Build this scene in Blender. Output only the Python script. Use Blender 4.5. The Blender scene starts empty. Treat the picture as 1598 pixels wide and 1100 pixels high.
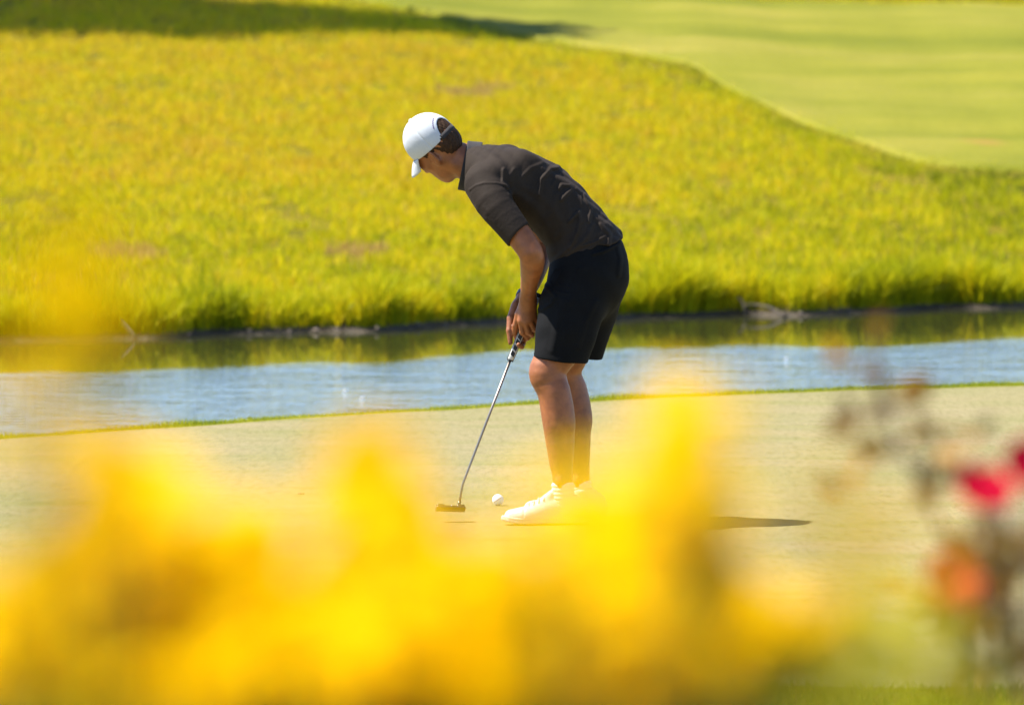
import bpy, bmesh, math, random
import numpy as np
from mathutils import Vector, Matrix

# ------------------------------------------------------------------ camera
SC = bpy.context.scene
COL = SC.collection
FPX = 10750.0                       # focal length in photograph pixels (1598 wide)
GD = 25.0                           # metres from camera to the golfer
CAM_Z = GD * math.tan(math.radians(4.5))
PITCH = math.radians(4.5) - math.atan(262.0 / FPX)
cam_d = bpy.data.cameras.new('camera')
cam = bpy.data.objects.new('camera', cam_d)
COL.objects.link(cam)
cam.location = (0, 0, CAM_Z)
cam.rotation_euler = (math.pi / 2 - PITCH, 0, 0)
cam_d.sensor_width = 36.0
cam_d.lens = 36.0 * FPX / 1598.0
cam_d.clip_start = 0.1
cam_d.clip_end = 5000.0
cam_d.dof.use_dof = True
cam_d.dof.focus_distance = 25.0
cam_d.dof.aperture_fstop = 5.6
SC.camera = cam

# ------------------------------------------------------------------ sky, sun, exposure
SUN_TO = Vector((-0.66, 0.10, 1.0)).normalized()          # towards the sun
world = bpy.data.worlds.new('World')
SC.world = world
world.use_nodes = True
wn = world.node_tree.nodes
wl = world.node_tree.links
wn.clear()
sky = wn.new('ShaderNodeTexSky')
sky.sky_type = 'NISHITA'
sky.sun_disc = False
sky.sun_elevation = math.asin(SUN_TO.z)
sky.sun_rotation = math.atan2(SUN_TO.x, SUN_TO.y)
sky.altitude = 100
sky.air_density = 0.7
sky.dust_density = 0.0
sky.ozone_density = 3.0
wbg = wn.new('ShaderNodeBackground')
wbg.inputs['Strength'].default_value = 0.115
wo = wn.new('ShaderNodeOutputWorld')
wl.new(sky.outputs[0], wbg.inputs[0])
wl.new(wbg.outputs[0], wo.inputs[0])

sun_d = bpy.data.lights.new('sun', 'SUN')
sun_d.energy = 5.0
sun_d.angle = math.radians(0.53)
sun_d.color = (1.0, 0.95, 0.86)
sun = bpy.data.objects.new('sun', sun_d)
COL.objects.link(sun)
sun.rotation_euler = SUN_TO.to_track_quat('Z', 'Y').to_euler()
sun.location = (-20, 20, 40)

SC.view_settings.view_transform = 'Standard'
SC.view_settings.look = 'None'
SC.view_settings.exposure = 1.4
SC.view_settings.gamma = 1.0
SC.view_settings.use_curve_mapping = False
SC.render.engine = 'CYCLES'
SC.cycles.use_denoising = True
SC.cycles.max_bounces = 8
SC.cycles.transparent_max_bounces = 8
SC.cycles.sample_clamp_indirect = 8.0

random.seed(7)
RNG = np.random.default_rng(11)

# ------------------------------------------------------------------ helpers
def ray(px, py):
    cp, sp = math.cos(PITCH), math.sin(PITCH)
    a, b = (px - 799.0) / FPX, (550.0 - py) / FPX
    return np.array([a, cp + b * sp, -sp + b * cp])

def P(px, py, dy=0.0):
    """point at depth GD + dy that the photograph shows at (px, py)"""
    r = ray(px, py)
    t = (GD + dy) / r[1]
    return np.array([0, 0, CAM_Z]) + r * t

def PD(px, py, d):
    r = ray(px, py)
    return np.array([0, 0, CAM_Z]) + r * (d / r[1])

def on_z(px, py, z):
    r = ray(px, py)
    return np.array([0, 0, CAM_Z]) + r * ((z - CAM_Z) / r[2])

def link(name, me, parent=None, mats=None, smooth=True):
    o = bpy.data.objects.new(name, me)
    COL.objects.link(o)
    if parent is not None:
        o.parent = parent
        o.matrix_parent_inverse = Matrix.Translation(-parent_world(parent))
    if mats:
        for m in (mats if isinstance(mats, (list, tuple)) else [mats]):
            me.materials.append(m)
    if smooth:
        me.polygons.foreach_set('use_smooth', np.ones(len(me.polygons), dtype=bool))
    return o

def parent_world(o):
    # parts are built in world coordinates; only top-level Empties stand away from the origin
    return Vector(o.location) if o.parent is None else Vector((0, 0, 0))

def mesh_np(name, verts, faces, attrs=None):
    """verts (n,3), faces (m,k) uniform polygon size"""
    verts = np.asarray(verts, dtype=np.float32)
    faces = np.asarray(faces, dtype=np.int32)
    me = bpy.data.meshes.new(name)
    n, (m, k) = len(verts), faces.shape
    me.vertices.add(n)
    me.vertices.foreach_set('co', verts.ravel())
    me.loops.add(m * k)
    me.loops.foreach_set('vertex_index', faces.ravel())
    me.polygons.add(m)
    me.polygons.foreach_set('loop_start', np.arange(0, m * k, k, dtype=np.int32))
    me.polygons.foreach_set('loop_total', np.full(m, k, dtype=np.int32))
    if attrs:
        for an, av in attrs.items():
            a = me.attributes.new(an, 'FLOAT', 'POINT')
            a.data.foreach_set('value', np.asarray(av, dtype=np.float32))
    me.update(calc_edges=True)
    return me

def tag(o, label, cat, group=None):
    o['label'] = label
    o['category'] = cat
    if group:
        o['group'] = group
    return o

def structure(o):
    o['kind'] = 'structure'
    return o

def stuff(o, label=None, cat=None):
    o['kind'] = 'stuff'
    if label:
        o['label'] = label
        o['category'] = cat
    return o

def empty(name, loc):
    o = bpy.data.objects.new(name, None)
    o.location = loc
    o.empty_display_size = 0.1
    COL.objects.link(o)
    return o

# ---- materials
class NT:
    def __init__(self, name):
        self.m = bpy.data.materials.new(name)
        self.m.use_nodes = True
        self.t = self.m.node_tree
        self.t.nodes.clear()
        self.out = self.t.nodes.new('ShaderNodeOutputMaterial')
    def n(self, kind, **kw):
        nd = self.t.nodes.new(kind)
        for k, v in kw.items():
            if k == 'inp':
                for a, b in v.items():
                    if isinstance(b, bpy.types.NodeSocket):
                        self.t.links.new(b, nd.inputs[a])
                    else:
                        nd.inputs[a].default_value = b
            else:
                setattr(nd, k, v)
        return nd
    def l(self, a, b):
        self.t.links.new(a, b)
    def ramp(self, fac, stops):
        r = self.n('ShaderNodeValToRGB')
        el = r.color_ramp.elements
        while len(el) < len(stops):
            el.new(0.5)
        for e, (p, c) in zip(el, stops):
            e.position = p
            e.color = tuple(c) + (1.0,) if len(c) == 3 else c
        self.l(fac, r.inputs[0])
        return r.outputs[0]
    def noise(self, scale, detail=3.0, rough=0.55, vec=None, dist=0.0):
        nd = self.n('ShaderNodeTexNoise', inp={'Scale': scale, 'Detail': detail, 'Roughness': rough, 'Distortion': dist})
        if vec is not None:
            self.l(vec, nd.inputs['Vector'])
        return nd.outputs[0]
    def coord(self, which='Object', scale=(1, 1, 1)):
        tc = self.n('ShaderNodeTexCoord')
        if scale == (1, 1, 1):
            return tc.outputs[which]
        mp = self.n('ShaderNodeMapping')
        mp.inputs['Scale'].default_value = scale
        self.l(tc.outputs[which], mp.inputs['Vector'])
        return mp.outputs[0]
    def mix(self, fac, a, b, blend='MIX'):
        nd = self.n('ShaderNodeMix', data_type='RGBA', blend_type=blend)
        for s, v in ((nd.inputs[0], fac), (nd.inputs[6], a), (nd.inputs[7], b)):
            if isinstance(v, bpy.types.NodeSocket):
                self.l(v, s)
            else:
                s.default_value = v if isinstance(v, float) else (tuple(v) + (1.0,) if len(v) == 3 else v)
        return nd.outputs[2]
    def bump(self, h, strength, dist):
        nd = self.n('ShaderNodeBump', inp={'Strength': strength, 'Distance': dist})
        self.l(h, nd.inputs['Height'])
        return nd.outputs[0]
    def bsdf(self, color, rough=0.6, normal=None, **kw):
        nd = self.n('ShaderNodeBsdfPrincipled')
        if isinstance(color, bpy.types.NodeSocket):
            self.l(color, nd.inputs['Base Color'])
        else:
            nd.inputs['Base Color'].default_value = tuple(color) + (1.0,)
        if isinstance(rough, bpy.types.NodeSocket):
            self.l(rough, nd.inputs['Roughness'])
        else:
            nd.inputs['Roughness'].default_value = rough
        for k, v in kw.items():
            nd.inputs[k.replace('_', ' ')].default_value = v
        if normal is not None:
            self.l(normal, nd.inputs['Normal'])
        return nd
    def done(self, shader):
        self.l(shader.outputs[0] if hasattr(shader, 'outputs') else shader, self.out.inputs[0])
        return self.m

def leaf_shader(nt, col, rough=0.55, trans=0.4, transcol=None, spec=0.3):
    b = nt.bsdf(col, rough)
    b.inputs['Specular IOR Level'].default_value = spec
    t = nt.n('ShaderNodeBsdfTranslucent')
    c = transcol if transcol is not None else col
    if isinstance(c, bpy.types.NodeSocket):
        nt.l(c, t.inputs[0])
    else:
        t.inputs[0].default_value = tuple(c) + (1.0,)
    mx = nt.n('ShaderNodeMixShader')
    mx.inputs[0].default_value = trans
    nt.l(b.outputs[0], mx.inputs[1])
    nt.l(t.outputs[0], mx.inputs[2])
    return nt.done(mx)

# ---- value noise in numpy (for terrain and scatter)
def vnoise(x, y, seed=0):
    xi, yi = np.floor(x).astype(np.int64), np.floor(y).astype(np.int64)
    fx, fy = x - xi, y - yi
    fx, fy = fx * fx * (3 - 2 * fx), fy * fy * (3 - 2 * fy)
    def h(a, b):
        v = (a * 374761393 + b * 668265263 + seed * 144269) & 0x7fffffff
        v = ((v ^ (v >> 13)) * 1274126177) & 0x7fffffff
        v = v ^ (v >> 16)
        return (v % 100003) / 100003.0
    return (h(xi, yi) * (1 - fx) + h(xi + 1, yi) * fx) * (1 - fy) + (h(xi, yi + 1) * (1 - fx) + h(xi + 1, yi + 1) * fx) * fy

# ================================================================== terrain
WATER_Z = -0.5
NEAR_PTS = [(0, 683), (200, 668), (400, 655), (600, 641), (796, 632), (1000, 619), (1117, 615), (1305, 608), (1458, 604), (1598, 598)]
FAR_PTS = [(0, 536), (153, 528), (229, 530), (356, 524), (509, 520), (662, 512), (789, 507), (953, 499), (1105, 494), (1232, 491), (1411, 486), (1598, 481)]
_np_ = np.array([on_z(a, b, 0.0) for a, b in NEAR_PTS])
_fp_ = np.array([on_z(a, b, WATER_Z) for a, b in FAR_PTS])
_nf = np.polyfit(np.tanh(_np_[:, 0] / 6.0), _np_[:, 1], 2)
_ff = np.polyfit(np.tanh(_fp_[:, 0] / 8.0), _fp_[:, 1], 2)

def n_edge(x):
    x = np.asarray(x, dtype=float)
    return np.polyval(_nf, np.tanh(x / 6.0)) + 0.02 * np.sin(x * 5.1) + 0.015 * np.sin(x * 11.3 + 1)

def s_edge(x):
    x = np.asarray(x, dtype=float)
    return np.polyval(_ff, np.tanh(x / 8.0)) + 0.16 * np.sin(x * 1.7 + 0.6) + 0.12 * np.sin(x * 3.9 + 2.0) + 0.07 * np.sin(x * 8.3)

def Zt(x, y):
    x = np.asarray(x, dtype=float)
    y = np.asarray(y, dtype=float)
    a = y - n_edge(x)
    b = y - s_edge(x)
    t = np.clip((y - 4.5) / 10.5, 0, 1)
    near = 0.92 * (1 - t * t * (3 - 2 * t))
    near = near + 0.03 * (vnoise(x * 0.7 + 9, y * 0.7, 3) - 0.5) * (1 - t)
    bb = np.maximum(b, 0)
    lip = 0.11 * (1 - np.exp(-(bb / 0.22) ** 1.5))
    far = WATER_Z + lip + 0.060 * bb - 0.00005 * np.minimum(bb, 200) ** 2 * 0.6
    far = far + 0.05 * (vnoise(x * 0.5, y * 0.35, 5) - 0.5) * np.clip(bb / 2, 0, 1)
    bas = np.maximum(np.maximum(-1.3, -1.1 * np.maximum(a, 0)), WATER_Z - 0.8 * np.maximum(-b, 0))
    return np.where(a <= 0, near, np.where(b >= 0, far, bas))

def on_hill(px, py):
    r = ray(px, py)
    lo, hi = 47.0, 400.0
    for _ in range(60):
        m = 0.5 * (lo + hi)
        p = np.array([0, 0, CAM_Z]) + r * (m / r[1])
        if p[2] > float(Zt(p[0], p[1])):
            lo = m
        else:
            hi = m
    return p

_fw = np.array([on_hill(a, b)[:2] for a, b in [(600, 8), (700, 30), (860, 66), (980, 80), (1080, 100), (1130, 134), (1240, 188), (1330, 218), (1420, 250), (1500, 262), (1598, 267)]])
_fo = np.argsort(_fw[:, 0])
_fx = np.concatenate([[-60, -30, -8], _fw[_fo, 0], [9, 25, 60]])
_fy = np.concatenate([[150, 125, 100], _fw[_fo, 1], [_fw[-1, 1] - 0.5, _fw[-1, 1] - 3, _fw[-1, 1] - 3]])
_ft = np.array([on_hill(a, b)[:2] for a, b in [(1000, 4), (1300, 9), (1598, 14)]])

def fair_lo(x):
    return np.interp(x, _fx, _fy)

def fair_hi(x):
    return np.maximum(np.interp(x, np.concatenate([[-60, -3], _ft[:, 0], [60]]), np.concatenate([[160, 112], _ft[:, 1], [_ft[-1, 1] - 2]])), fair_lo(x) + 4)

def strip(name, xs, rows, zoff=0.0):
    """rows: list of functions x -> y"""
    X = np.repeat(xs[None, :], len(rows), 0)
    Y = np.array([r(xs) for r in rows])
    Z = Zt(X, Y) + zoff
    nr, nc = X.shape
    v = np.stack([X, Y, Z], -1).reshape(-1, 3)
    i = (np.arange(nr - 1)[:, None] * nc + np.arange(nc - 1)[None, :]).ravel()
    f = np.stack([i, i + 1, i + 1 + nc, i + nc], -1)
    return mesh_np(name, v, f)

def build_materials_env():
    M = {}
    # putting green: pale, closely mown, drying
    nt = NT('putting_green')
    c = nt.coord('Object')
    cs = nt.coord('Object', (0.35, 1.0, 1.0))
    cg = nt.coord('Object', (1.0, 0.16, 1.0))
    n1 = nt.noise(0.9, 3, 0.6, c)
    n2 = nt.noise(150.0, 3, 0.75, cg)
    n3 = nt.noise(3.2, 4, 0.65, cs, 0.6)
    n4 = nt.noise(34.0, 4, 0.7, cg)
    base = nt.ramp(n1, [(0.30, (0.184, 0.168, 0.070)), (0.70, (0.220, 0.183, 0.096))])
    base = nt.mix(0.75, base, nt.ramp(n3, [(0.33, (0.86, 0.92, 0.72)), (0.5, (1, 1, 1)), (0.68, (1.10, 1.04, 1.06))]), 'MULTIPLY')
    base = nt.mix(0.75, base, nt.ramp(n4, [(0.32, (0.72, 0.74, 0.60)), (0.5, (1, 1, 1)), (0.7, (1.12, 1.1, 1.12))]), 'MULTIPLY')
    base = nt.mix(0.8, base, nt.ramp(n2, [(0.30, (0.55, 0.55, 0.45)), (0.47, (1, 1, 1)), (0.70, (1.2, 1.18, 1.2))]), 'MULTIPLY')
    hgt = nt.n('ShaderNodeMath', operation='ADD', inp={0: n2, 1: n4})
    b = nt.bsdf(base, 0.85, nt.bump(hgt.outputs[0], 0.6, 0.004))
    b.inputs['Specular IOR Level'].default_value = 0.08
    M['green'] = nt.done(b)
    # rough ground / thatch under the long grass
    nt = NT('thatch')
    c = nt.coord('Object')
    n1 = nt.noise(1.3, 5, 0.65, c)
    n2 = nt.noise(30.0, 3, 0.6, c)
    base = nt.ramp(n1, [(0.3, (0.09, 0.09, 0.006)), (0.55, (0.16, 0.125, 0.008)), (0.75, (0.21, 0.15, 0.016))])
    base = nt.mix(0.8, base, nt.ramp(n2, [(0.3, (0.5, 0.5, 0.4)), (0.6, (1.1, 1.1, 1.0))]), 'MULTIPLY')
    b = nt.bsdf(base, 0.9, nt.bump(n2, 0.8, 0.03))
    b.inputs['Specular IOR Level'].default_value = 0.05
    M['thatch'] = nt.done(b)
    # fairway
    nt = NT('fairway_turf')
    c = nt.coord('Object')
    n1 = nt.noise(0.22, 4, 0.6, c, 0.5)
    n2 = nt.noise(14.0, 4, 0.7, c)
    n3 = nt.noise(0.5, 3, 0.6, nt.coord('Object', (0.25, 1.2, 1)), 0.8)
    base = nt.ramp(n1, [(0.32, (0.120, 0.130, 0.011)), (0.52, (0.172, 0.168, 0.018)), (0.7, (0.228, 0.196, 0.036))])
    base = nt.mix(0.85, base, nt.ramp(n3, [(0.3, (0.72, 0.80, 0.62)), (0.55, (1, 1, 1)), (0.7, (1.18, 1.10, 1.2))]), 'MULTIPLY')
    base = nt.mix(0.8, base, nt.ramp(n2, [(0.3, (0.72, 0.74, 0.6)), (0.6, (1.08, 1.06, 1.0))]), 'MULTIPLY')
    # one worn, reddish bare patch
    q = on_hill(1532, 229)
    tc = nt.n('ShaderNodeTexCoord')
    sep = nt.n('ShaderNodeVectorMath', operation='SUBTRACT')
    nt.l(tc.outputs['Object'], sep.inputs[0])
    sep.inputs[1].default_value = q
    scl = nt.n('ShaderNodeVectorMath', operation='MULTIPLY')
    nt.l(sep.outputs[0], scl.inputs[0])
    scl.inputs[1].default_value = (1.6, 1.3, 0)
    ln = nt.n('ShaderNodeVectorMath', operation='LENGTH')
    nt.l(scl.outputs[0], ln.inputs[0])
    ad = nt.n('ShaderNodeMath', operation='ADD')
    nt.l(ln.outputs['Value'], ad.inputs[0])
    nt.l(nt.noise(2.5, 4, 0.6, c), ad.inputs[1])
    pf = nt.ramp(ad.outputs[0], [(0.55, (0.6, 0.6, 0.6)), (1.1, (0, 0, 0))])
    base = nt.mix(pf, base, (0.27, 0.135, 0.04))
    b = nt.bsdf(base, 0.9, nt.bump(n2, 0.5, 0.03))
    b.inputs['Specular IOR Level'].default_value = 0.05
    M['fairway'] = nt.done(b)
    # mud
    nt = NT('bank_mud')
    c = nt.coord('Object')
    n1 = nt.noise(9.0, 5, 0.65, c)
    base = nt.ramp(n1, [(0.3, (0.016, 0.011, 0.006)), (0.55, (0.05, 0.034, 0.018)), (0.78, (0.085, 0.06, 0.036))])
    M['mud'] = nt.done(nt.bsdf(base, 0.75, nt.bump(n1, 0.9, 0.05)))
    # water
    nt = NT('pond_water')
    tc = nt.n('ShaderNodeTexCoord')
    ca = nt.coord('Object', (0.55, 1.0, 1.0))
    w1 = nt.noise(3.0, 3, 0.55, ca, 0.4)
    w2 = nt.noise(11.0, 3, 0.6, ca, 0.2)
    wsum = nt.n('ShaderNodeMath', operation='MULTIPLY_ADD', inp={0: w2, 1: 0.35, 2: w1})
    # ripples die out in the lee of the far bank
    geo = nt.n('ShaderNodeAttribute', attribute_name='ripple')
    bp = nt.n('ShaderNodeBump', inp={'Distance': 0.12})
    nt.l(wsum.outputs[0], bp.inputs['Height'])
    nt.l(geo.outputs['Fac'], bp.inputs['Strength'])
    b = nt.bsdf((0.035, 0.036, 0.012), 0.03, bp.outputs[0])
    b.inputs['IOR'].default_value = 1.33
    M['water'] = nt.done(b)
    # grasses
    def grass(name, stops, trans=0.45):
        nt = NT(name)
        at = nt.n('ShaderNodeAttribute', attribute_name='tint')
        col = nt.ramp(at.outputs['Fac'], stops)
        return leaf_shader(nt, col, 0.55, trans, None, 0.12)
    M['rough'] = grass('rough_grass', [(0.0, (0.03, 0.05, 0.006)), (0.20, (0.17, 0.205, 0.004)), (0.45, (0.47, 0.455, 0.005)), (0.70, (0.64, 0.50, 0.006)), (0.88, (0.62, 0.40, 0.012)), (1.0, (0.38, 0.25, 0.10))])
    M['fringe'] = grass('fringe_grass', [(0.0, (0.10, 0.15, 0.012)), (0.5, (0.32, 0.36, 0.02)), (1.0, (0.55, 0.48, 0.06))])
    return M

def blades(name, x, y, h, w, tint, lean=0.35, seed=1, rows=3, zoff=0.0):
    r = np.random.default_rng(seed)
    n = len(x)
    z = Zt(x, y) + zoff - 0.01
    ang = r.uniform(0, 2 * math.pi, n)
    la = r.uniform(0, 2 * math.pi, n)
    lm = np.abs(r.normal(0, lean, n)) * h
    sx, sy = np.cos(ang) * w * 0.5, np.sin(ang) * w * 0.5
    lx, ly = np.cos(la) * lm, np.sin(la) * lm
    if rows == 3:
        V = np.empty((n, 5, 3))
        for k, (t, ws) in enumerate(((0, 0.9), (0.5, 1.0))):
            V[:, 2 * k, 0] = x - sx * ws + lx * t * t
            V[:, 2 * k, 1] = y - sy * ws + ly * t * t
            V[:, 2 * k, 2] = z + h * t
            V[:, 2 * k + 1, 0] = x + sx * ws + lx * t * t
            V[:, 2 * k + 1, 1] = y + sy * ws + ly * t * t
            V[:, 2 * k + 1, 2] = z + h * t
        V[:, 4, 0], V[:, 4, 1], V[:, 4, 2] = x + lx, y + ly, z + h * (1 - 0.25 * (lm / h))
        b = np.arange(n)[:, None] * 5
        F = np.concatenate([b + np.array([[0, 1, 3]]), b + np.array([[0, 3, 2]]), b + np.array([[2, 3, 4]])], 0)
        k = 5
    else:
        V = np.empty((n, 3, 3))
        V[:, 0] = np.stack([x - sx, y - sy, z], -1)
        V[:, 1] = np.stack([x + sx, y + sy, z], -1)
        V[:, 2] = np.stack([x + lx, y + ly, z + h], -1)
        F = np.arange(n * 3).reshape(n, 3)
        k = 3
    return mesh_np(name, V.reshape(-1, 3), F, {'tint': np.repeat(tint, k)})

def build_environment():
    M = build_materials_env()
    def geo_axis(lo_f, hi_f, step, far):
        core = np.arange(lo_f, hi_f + step / 2, step)
        ext = np.array([1, 2, 4, 8, 16, 32, 64, 120, 220, 400, 700, 1200], dtype=float)
        ext = ext[ext <= far]
        return np.concatenate([(lo_f - ext)[::-1], core, hi_f + ext])
    xs = geo_axis(-9, 9, 0.12, 1200)
    xl = geo_axis(-12, 12, 0.5, 1200)
    # near ground with the photographer's mound, as far as the green's front edge
    def front(x):
        return 19.3 - 0.25 * np.sin(np.asarray(x) * 0.6 + 0.5)
    rows = [(lambda x, d=d: np.full_like(x, d)) for d in (-1500, -700, -300, -120, -50, -20, -8, -3, 0, 1, 2, 3, 4, 5, 6, 7, 8, 9, 10, 11, 12, 13, 14, 15, 16, 17, 18)]
    rows += [front]
    structure(link('ground', strip('ground', xl, rows), None, M['thatch']))
    rows = [(lambda x, t=t: front(x) + (n_edge(x) - 0.16 - front(x)) * t) for t in np.linspace(0, 1, 40)]
    structure(link('putting_green', strip('putting_green', xs, rows), None, M['green']))
    rows = [(lambda x, t=t: n_edge(x) + t) for t in (0.3, 0.6, 1.0, 1.4)]
    rows += [(lambda x, t=t: n_edge(x) + 1.4 + (s_edge(x) - 2.8 - n_edge(x)) * t) for t in (0.3, 0.6, 0.9)]
    rows += [(lambda x, t=t: s_edge(x) + t) for t in (-1.2, -0.6, -0.3, -0.15, -0.05, 0.0, 0.04, 0.08, 0.14, 0.2, 0.28, 0.36)]
    lip = [(lambda x, t=t: n_edge(x) + t) for t in (-0.16, -0.1, -0.04, 0.0, 0.05, 0.12, 0.2, 0.3)]
    structure(link('grass_verge', strip('grass_verge', xs, lip), None, M['fairway']))
    structure(link('pond_bed', strip('pond_bed', xs, rows), None, M['mud']))
    rows = [(lambda x, t=t: s_edge(x) + t) for t in np.concatenate([[0.36, 0.45, 0.6, 0.8, 1.0], np.arange(1.5, 60, 0.75), [65, 75, 90, 110, 140, 180, 240, 330, 480, 700, 1100, 1600]])]
    hill = strip('hillside', xl, rows)
    structure(link('hillside', hill, None, M['thatch']))
    rows = [(lambda x, t=t: fair_lo(x) - 0.35 + (fair_hi(x) - fair_lo(x) + 0.35) * t) for t in np.linspace(0, 1, 90)]
    xf = np.concatenate([np.arange(-40, -8, 0.8), np.arange(-8, 10, 0.15), np.arange(10, 40.1, 0.8)])
    fw = strip('fairway', xf, rows, 0.045)
    co = np.empty(len(fw.vertices) * 3, dtype=np.float32)
    fw.vertices.foreach_get('co', co)
    co = co.reshape(-1, 3)
    co[:len(xf), 2] -= 0.12                   # the turf edge turns down into the rough
    fw.vertices.foreach_set('co', co.ravel())
    structure(link('fairway', fw, None, M['fairway']))
    # water sheet: ripple strength grows away from the sheltered far bank
    xw = np.concatenate([np.arange(-60, -7, 1.0), np.arange(-7, 7, 0.14), np.arange(7, 60.1, 1.0)])
    ts = np.linspace(0, 1, 110)
    X = np.repeat(xw[None, :], len(ts), 0)
    n0, s0 = n_edge(xw) + 0.2, s_edge(xw) + 0.12
    Y = n0[None, :] + (s0 - n0)[None, :] * ts[:, None]
    dist = s_edge(X) - Y
    edge = RIP0 + 0.9 * (vnoise(X * 0.8, Y * 0.5, 71) - 0.5) + 0.05 * X
    rip = np.clip((dist - edge) / RIP1, 0, 1) * RIPS + 0.004
    v = np.stack([X, Y, np.full_like(X, WATER_Z)], -1).reshape(-1, 3)
    nc = len(xw)
    i = (np.arange(len(ts) - 1)[:, None] * nc + np.arange(nc - 1)[None, :]).ravel()
    f = np.stack([i, i + 1, i + 1 + nc, i + nc], -1)
    structure(link('water', mesh_np('water', v, f, {'ripple': rip.ravel()}), None, M['water']))

    # ---- rough grass on the far bank
    r = np.random.default_rng(5)
    N = 560000
    y = 46 + r.uniform(0, 1, N) ** 1.25 * 50
    x = r.uniform(-1, 1, N) * (y * 0.0745 + 2.6)
    b = y - s_edge(x)
    keep = (b > 0.30) & ((y < fair_lo(x) + 0.15 + 0.22 * r.normal(0, 1, N)) | (y > fair_hi(x)))
    keep &= (y < 96)
    gap = vnoise(x * 6.0, y * 2.2, 81) * 0.6 + vnoise(x * 2.3, y * 0.9, 82) * 0.4
    keep &= ~((gap < 0.29) & (r.uniform(0, 1, N) < 0.9))
    x, y, b = x[keep], y[keep], b[keep]
    n = len(x)
    big = vnoise(x * 0.55, y * 0.22, 21) * 0.6 + vnoise(x * 1.5, y * 0.6, 22) * 0.4
    mid = vnoise(x * 4.0, y * 1.6, 23)
    fine = 0.6 * vnoise(x * 17.0, y * 6.0, 24) + 0.4 * vnoise(x * 8.0, y * 3.0, 25)
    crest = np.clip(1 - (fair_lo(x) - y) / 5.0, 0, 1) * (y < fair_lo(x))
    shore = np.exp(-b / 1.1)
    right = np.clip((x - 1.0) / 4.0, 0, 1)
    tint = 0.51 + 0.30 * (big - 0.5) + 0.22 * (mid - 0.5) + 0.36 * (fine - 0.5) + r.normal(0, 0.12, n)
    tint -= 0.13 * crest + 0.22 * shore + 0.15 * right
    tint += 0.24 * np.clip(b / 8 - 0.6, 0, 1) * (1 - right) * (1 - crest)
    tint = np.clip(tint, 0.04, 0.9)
    for bx, by, br in ((725, 147, 0.32), (770, 140, 0.2), (560, 395, 0.25), (200, 400, 0.3)):
        q = on_hill(bx, by)
        dd = np.sqrt((x - q[0]) ** 2 + ((y - q[1]) * 0.6) ** 2)
        tint = np.where(dd < br * (0.6 + 0.8 * fine), 0.97, tint)
    dead = r.uniform(0, 1, n) < 0.03
    tint[dead] = 0.98
    h = (0.055 + 0.035 * mid + 0.05 * fine * fine) * r.uniform(0.5, 1.3, n)
    h *= np.where(y < fair_lo(x), np.clip((fair_lo(x) - y) / 2.0, 0.55, 1), 0.9)
    tall = r.uniform(0, 1, n) < 0.012
    h = np.where(tall, h * 2.2, h)
    h += shore * (0.03 + 0.15 * fine * vnoise(x * 2.2, y * 0.5, 31)) * r.uniform(0.5, 1.2, n)
    w = r.uniform(0.005, 0.010, n)
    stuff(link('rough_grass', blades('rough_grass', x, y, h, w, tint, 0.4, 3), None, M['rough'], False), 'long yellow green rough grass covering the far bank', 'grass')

    # ---- taller reedy grass right at the waterline
    N = 46000
    x = r.uniform(-6, 7, N)
    b = np.abs(r.normal(0.0, 0.22, N)) + 0.09
    dens = 0.45 + 0.55 * vnoise(x * 1.6, x * 0, 41) + 0.35 * (vnoise(x * 6.0, x * 0, 44) - 0.5)
    keep = dens + r.uniform(-0.4, 0.4, N) > 0.52
    x, b = x[keep], b[keep]
    y = s_edge(x) + b
    n = len(x)
    h = (0.12 + 0.16 * vnoise(x * 2.4, y * 0, 42) ** 1.5 + 0.10 * vnoise(x * 9.0, y * 0, 45)) * r.uniform(0.45, 1.2, n)
    tint = np.clip(0.45 + 0.30 * (vnoise(x * 3.5, y, 43) - 0.5) + 0.22 * (vnoise(x * 12, y * 6, 46) - 0.5) + r.normal(0, 0.12, n), 0.02, 0.95)
    stuff(link('waterline_grass', blades('waterline_grass', x, y, h, r.uniform(0.006, 0.013, n), tint, 0.5, 4), None, M['rough'], False), 'taller darker grass hanging over the far waterline', 'grass')

    # ---- fringe along the far edge of the green
    N = 60000
    x = r.uniform(-4.5, 4.5, N)
    a = -0.20 + 0.24 * r.uniform(0, 1, N)
    y = n_edge(x) + a
    h = (0.016 + 0.014 * vnoise(x * 6, y * 3, 51) + 0.03 * np.clip(vnoise(x * 2.1, y * 0, 55) - 0.55, 0, 1)) * r.uniform(0.6, 1.3, N) * np.clip((a + 0.22) / 0.15, 0.35, 1)
    tint = np.clip(0.45 + 0.5 * (vnoise(x * 5, y * 5, 52) - 0.5) + r.normal(0, 0.15, N), 0, 1)
    stuff(link('fringe_grass', blades('fringe_grass', x, y, h, r.uniform(0.004, 0.007, N), tint, 0.4, 5, 1), None, M['fringe'], False), 'thin strip of brighter grass along the edge of the green', 'grass')

    # ---- collar of short grass in front of the green
    N = 70000
    y = 17.6 + 1.9 * r.uniform(0, 1, N)
    x = r.uniform(-3, 3, N)
    keep = y < front(x) + 0.06 * r.normal(0, 1, N)
    x, y = x[keep], y[keep]
    n = len(x)
    h = (0.02 + 0.02 * vnoise(x * 6, y * 6, 61)) * r.uniform(0.6, 1.3, n)
    tint = np.clip(0.35 + 0.5 * (vnoise(x * 3, y * 3, 62) - 0.5) + r.normal(0, 0.15, n), 0, 1)
    stuff(link('apron_grass', blades('apron_grass', x, y, h, r.uniform(0.004, 0.008, n), tint, 0.4, 6, 1), None, M['fringe'], False), 'short green grass on the apron in front of the green', 'grass')
    return M

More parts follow.
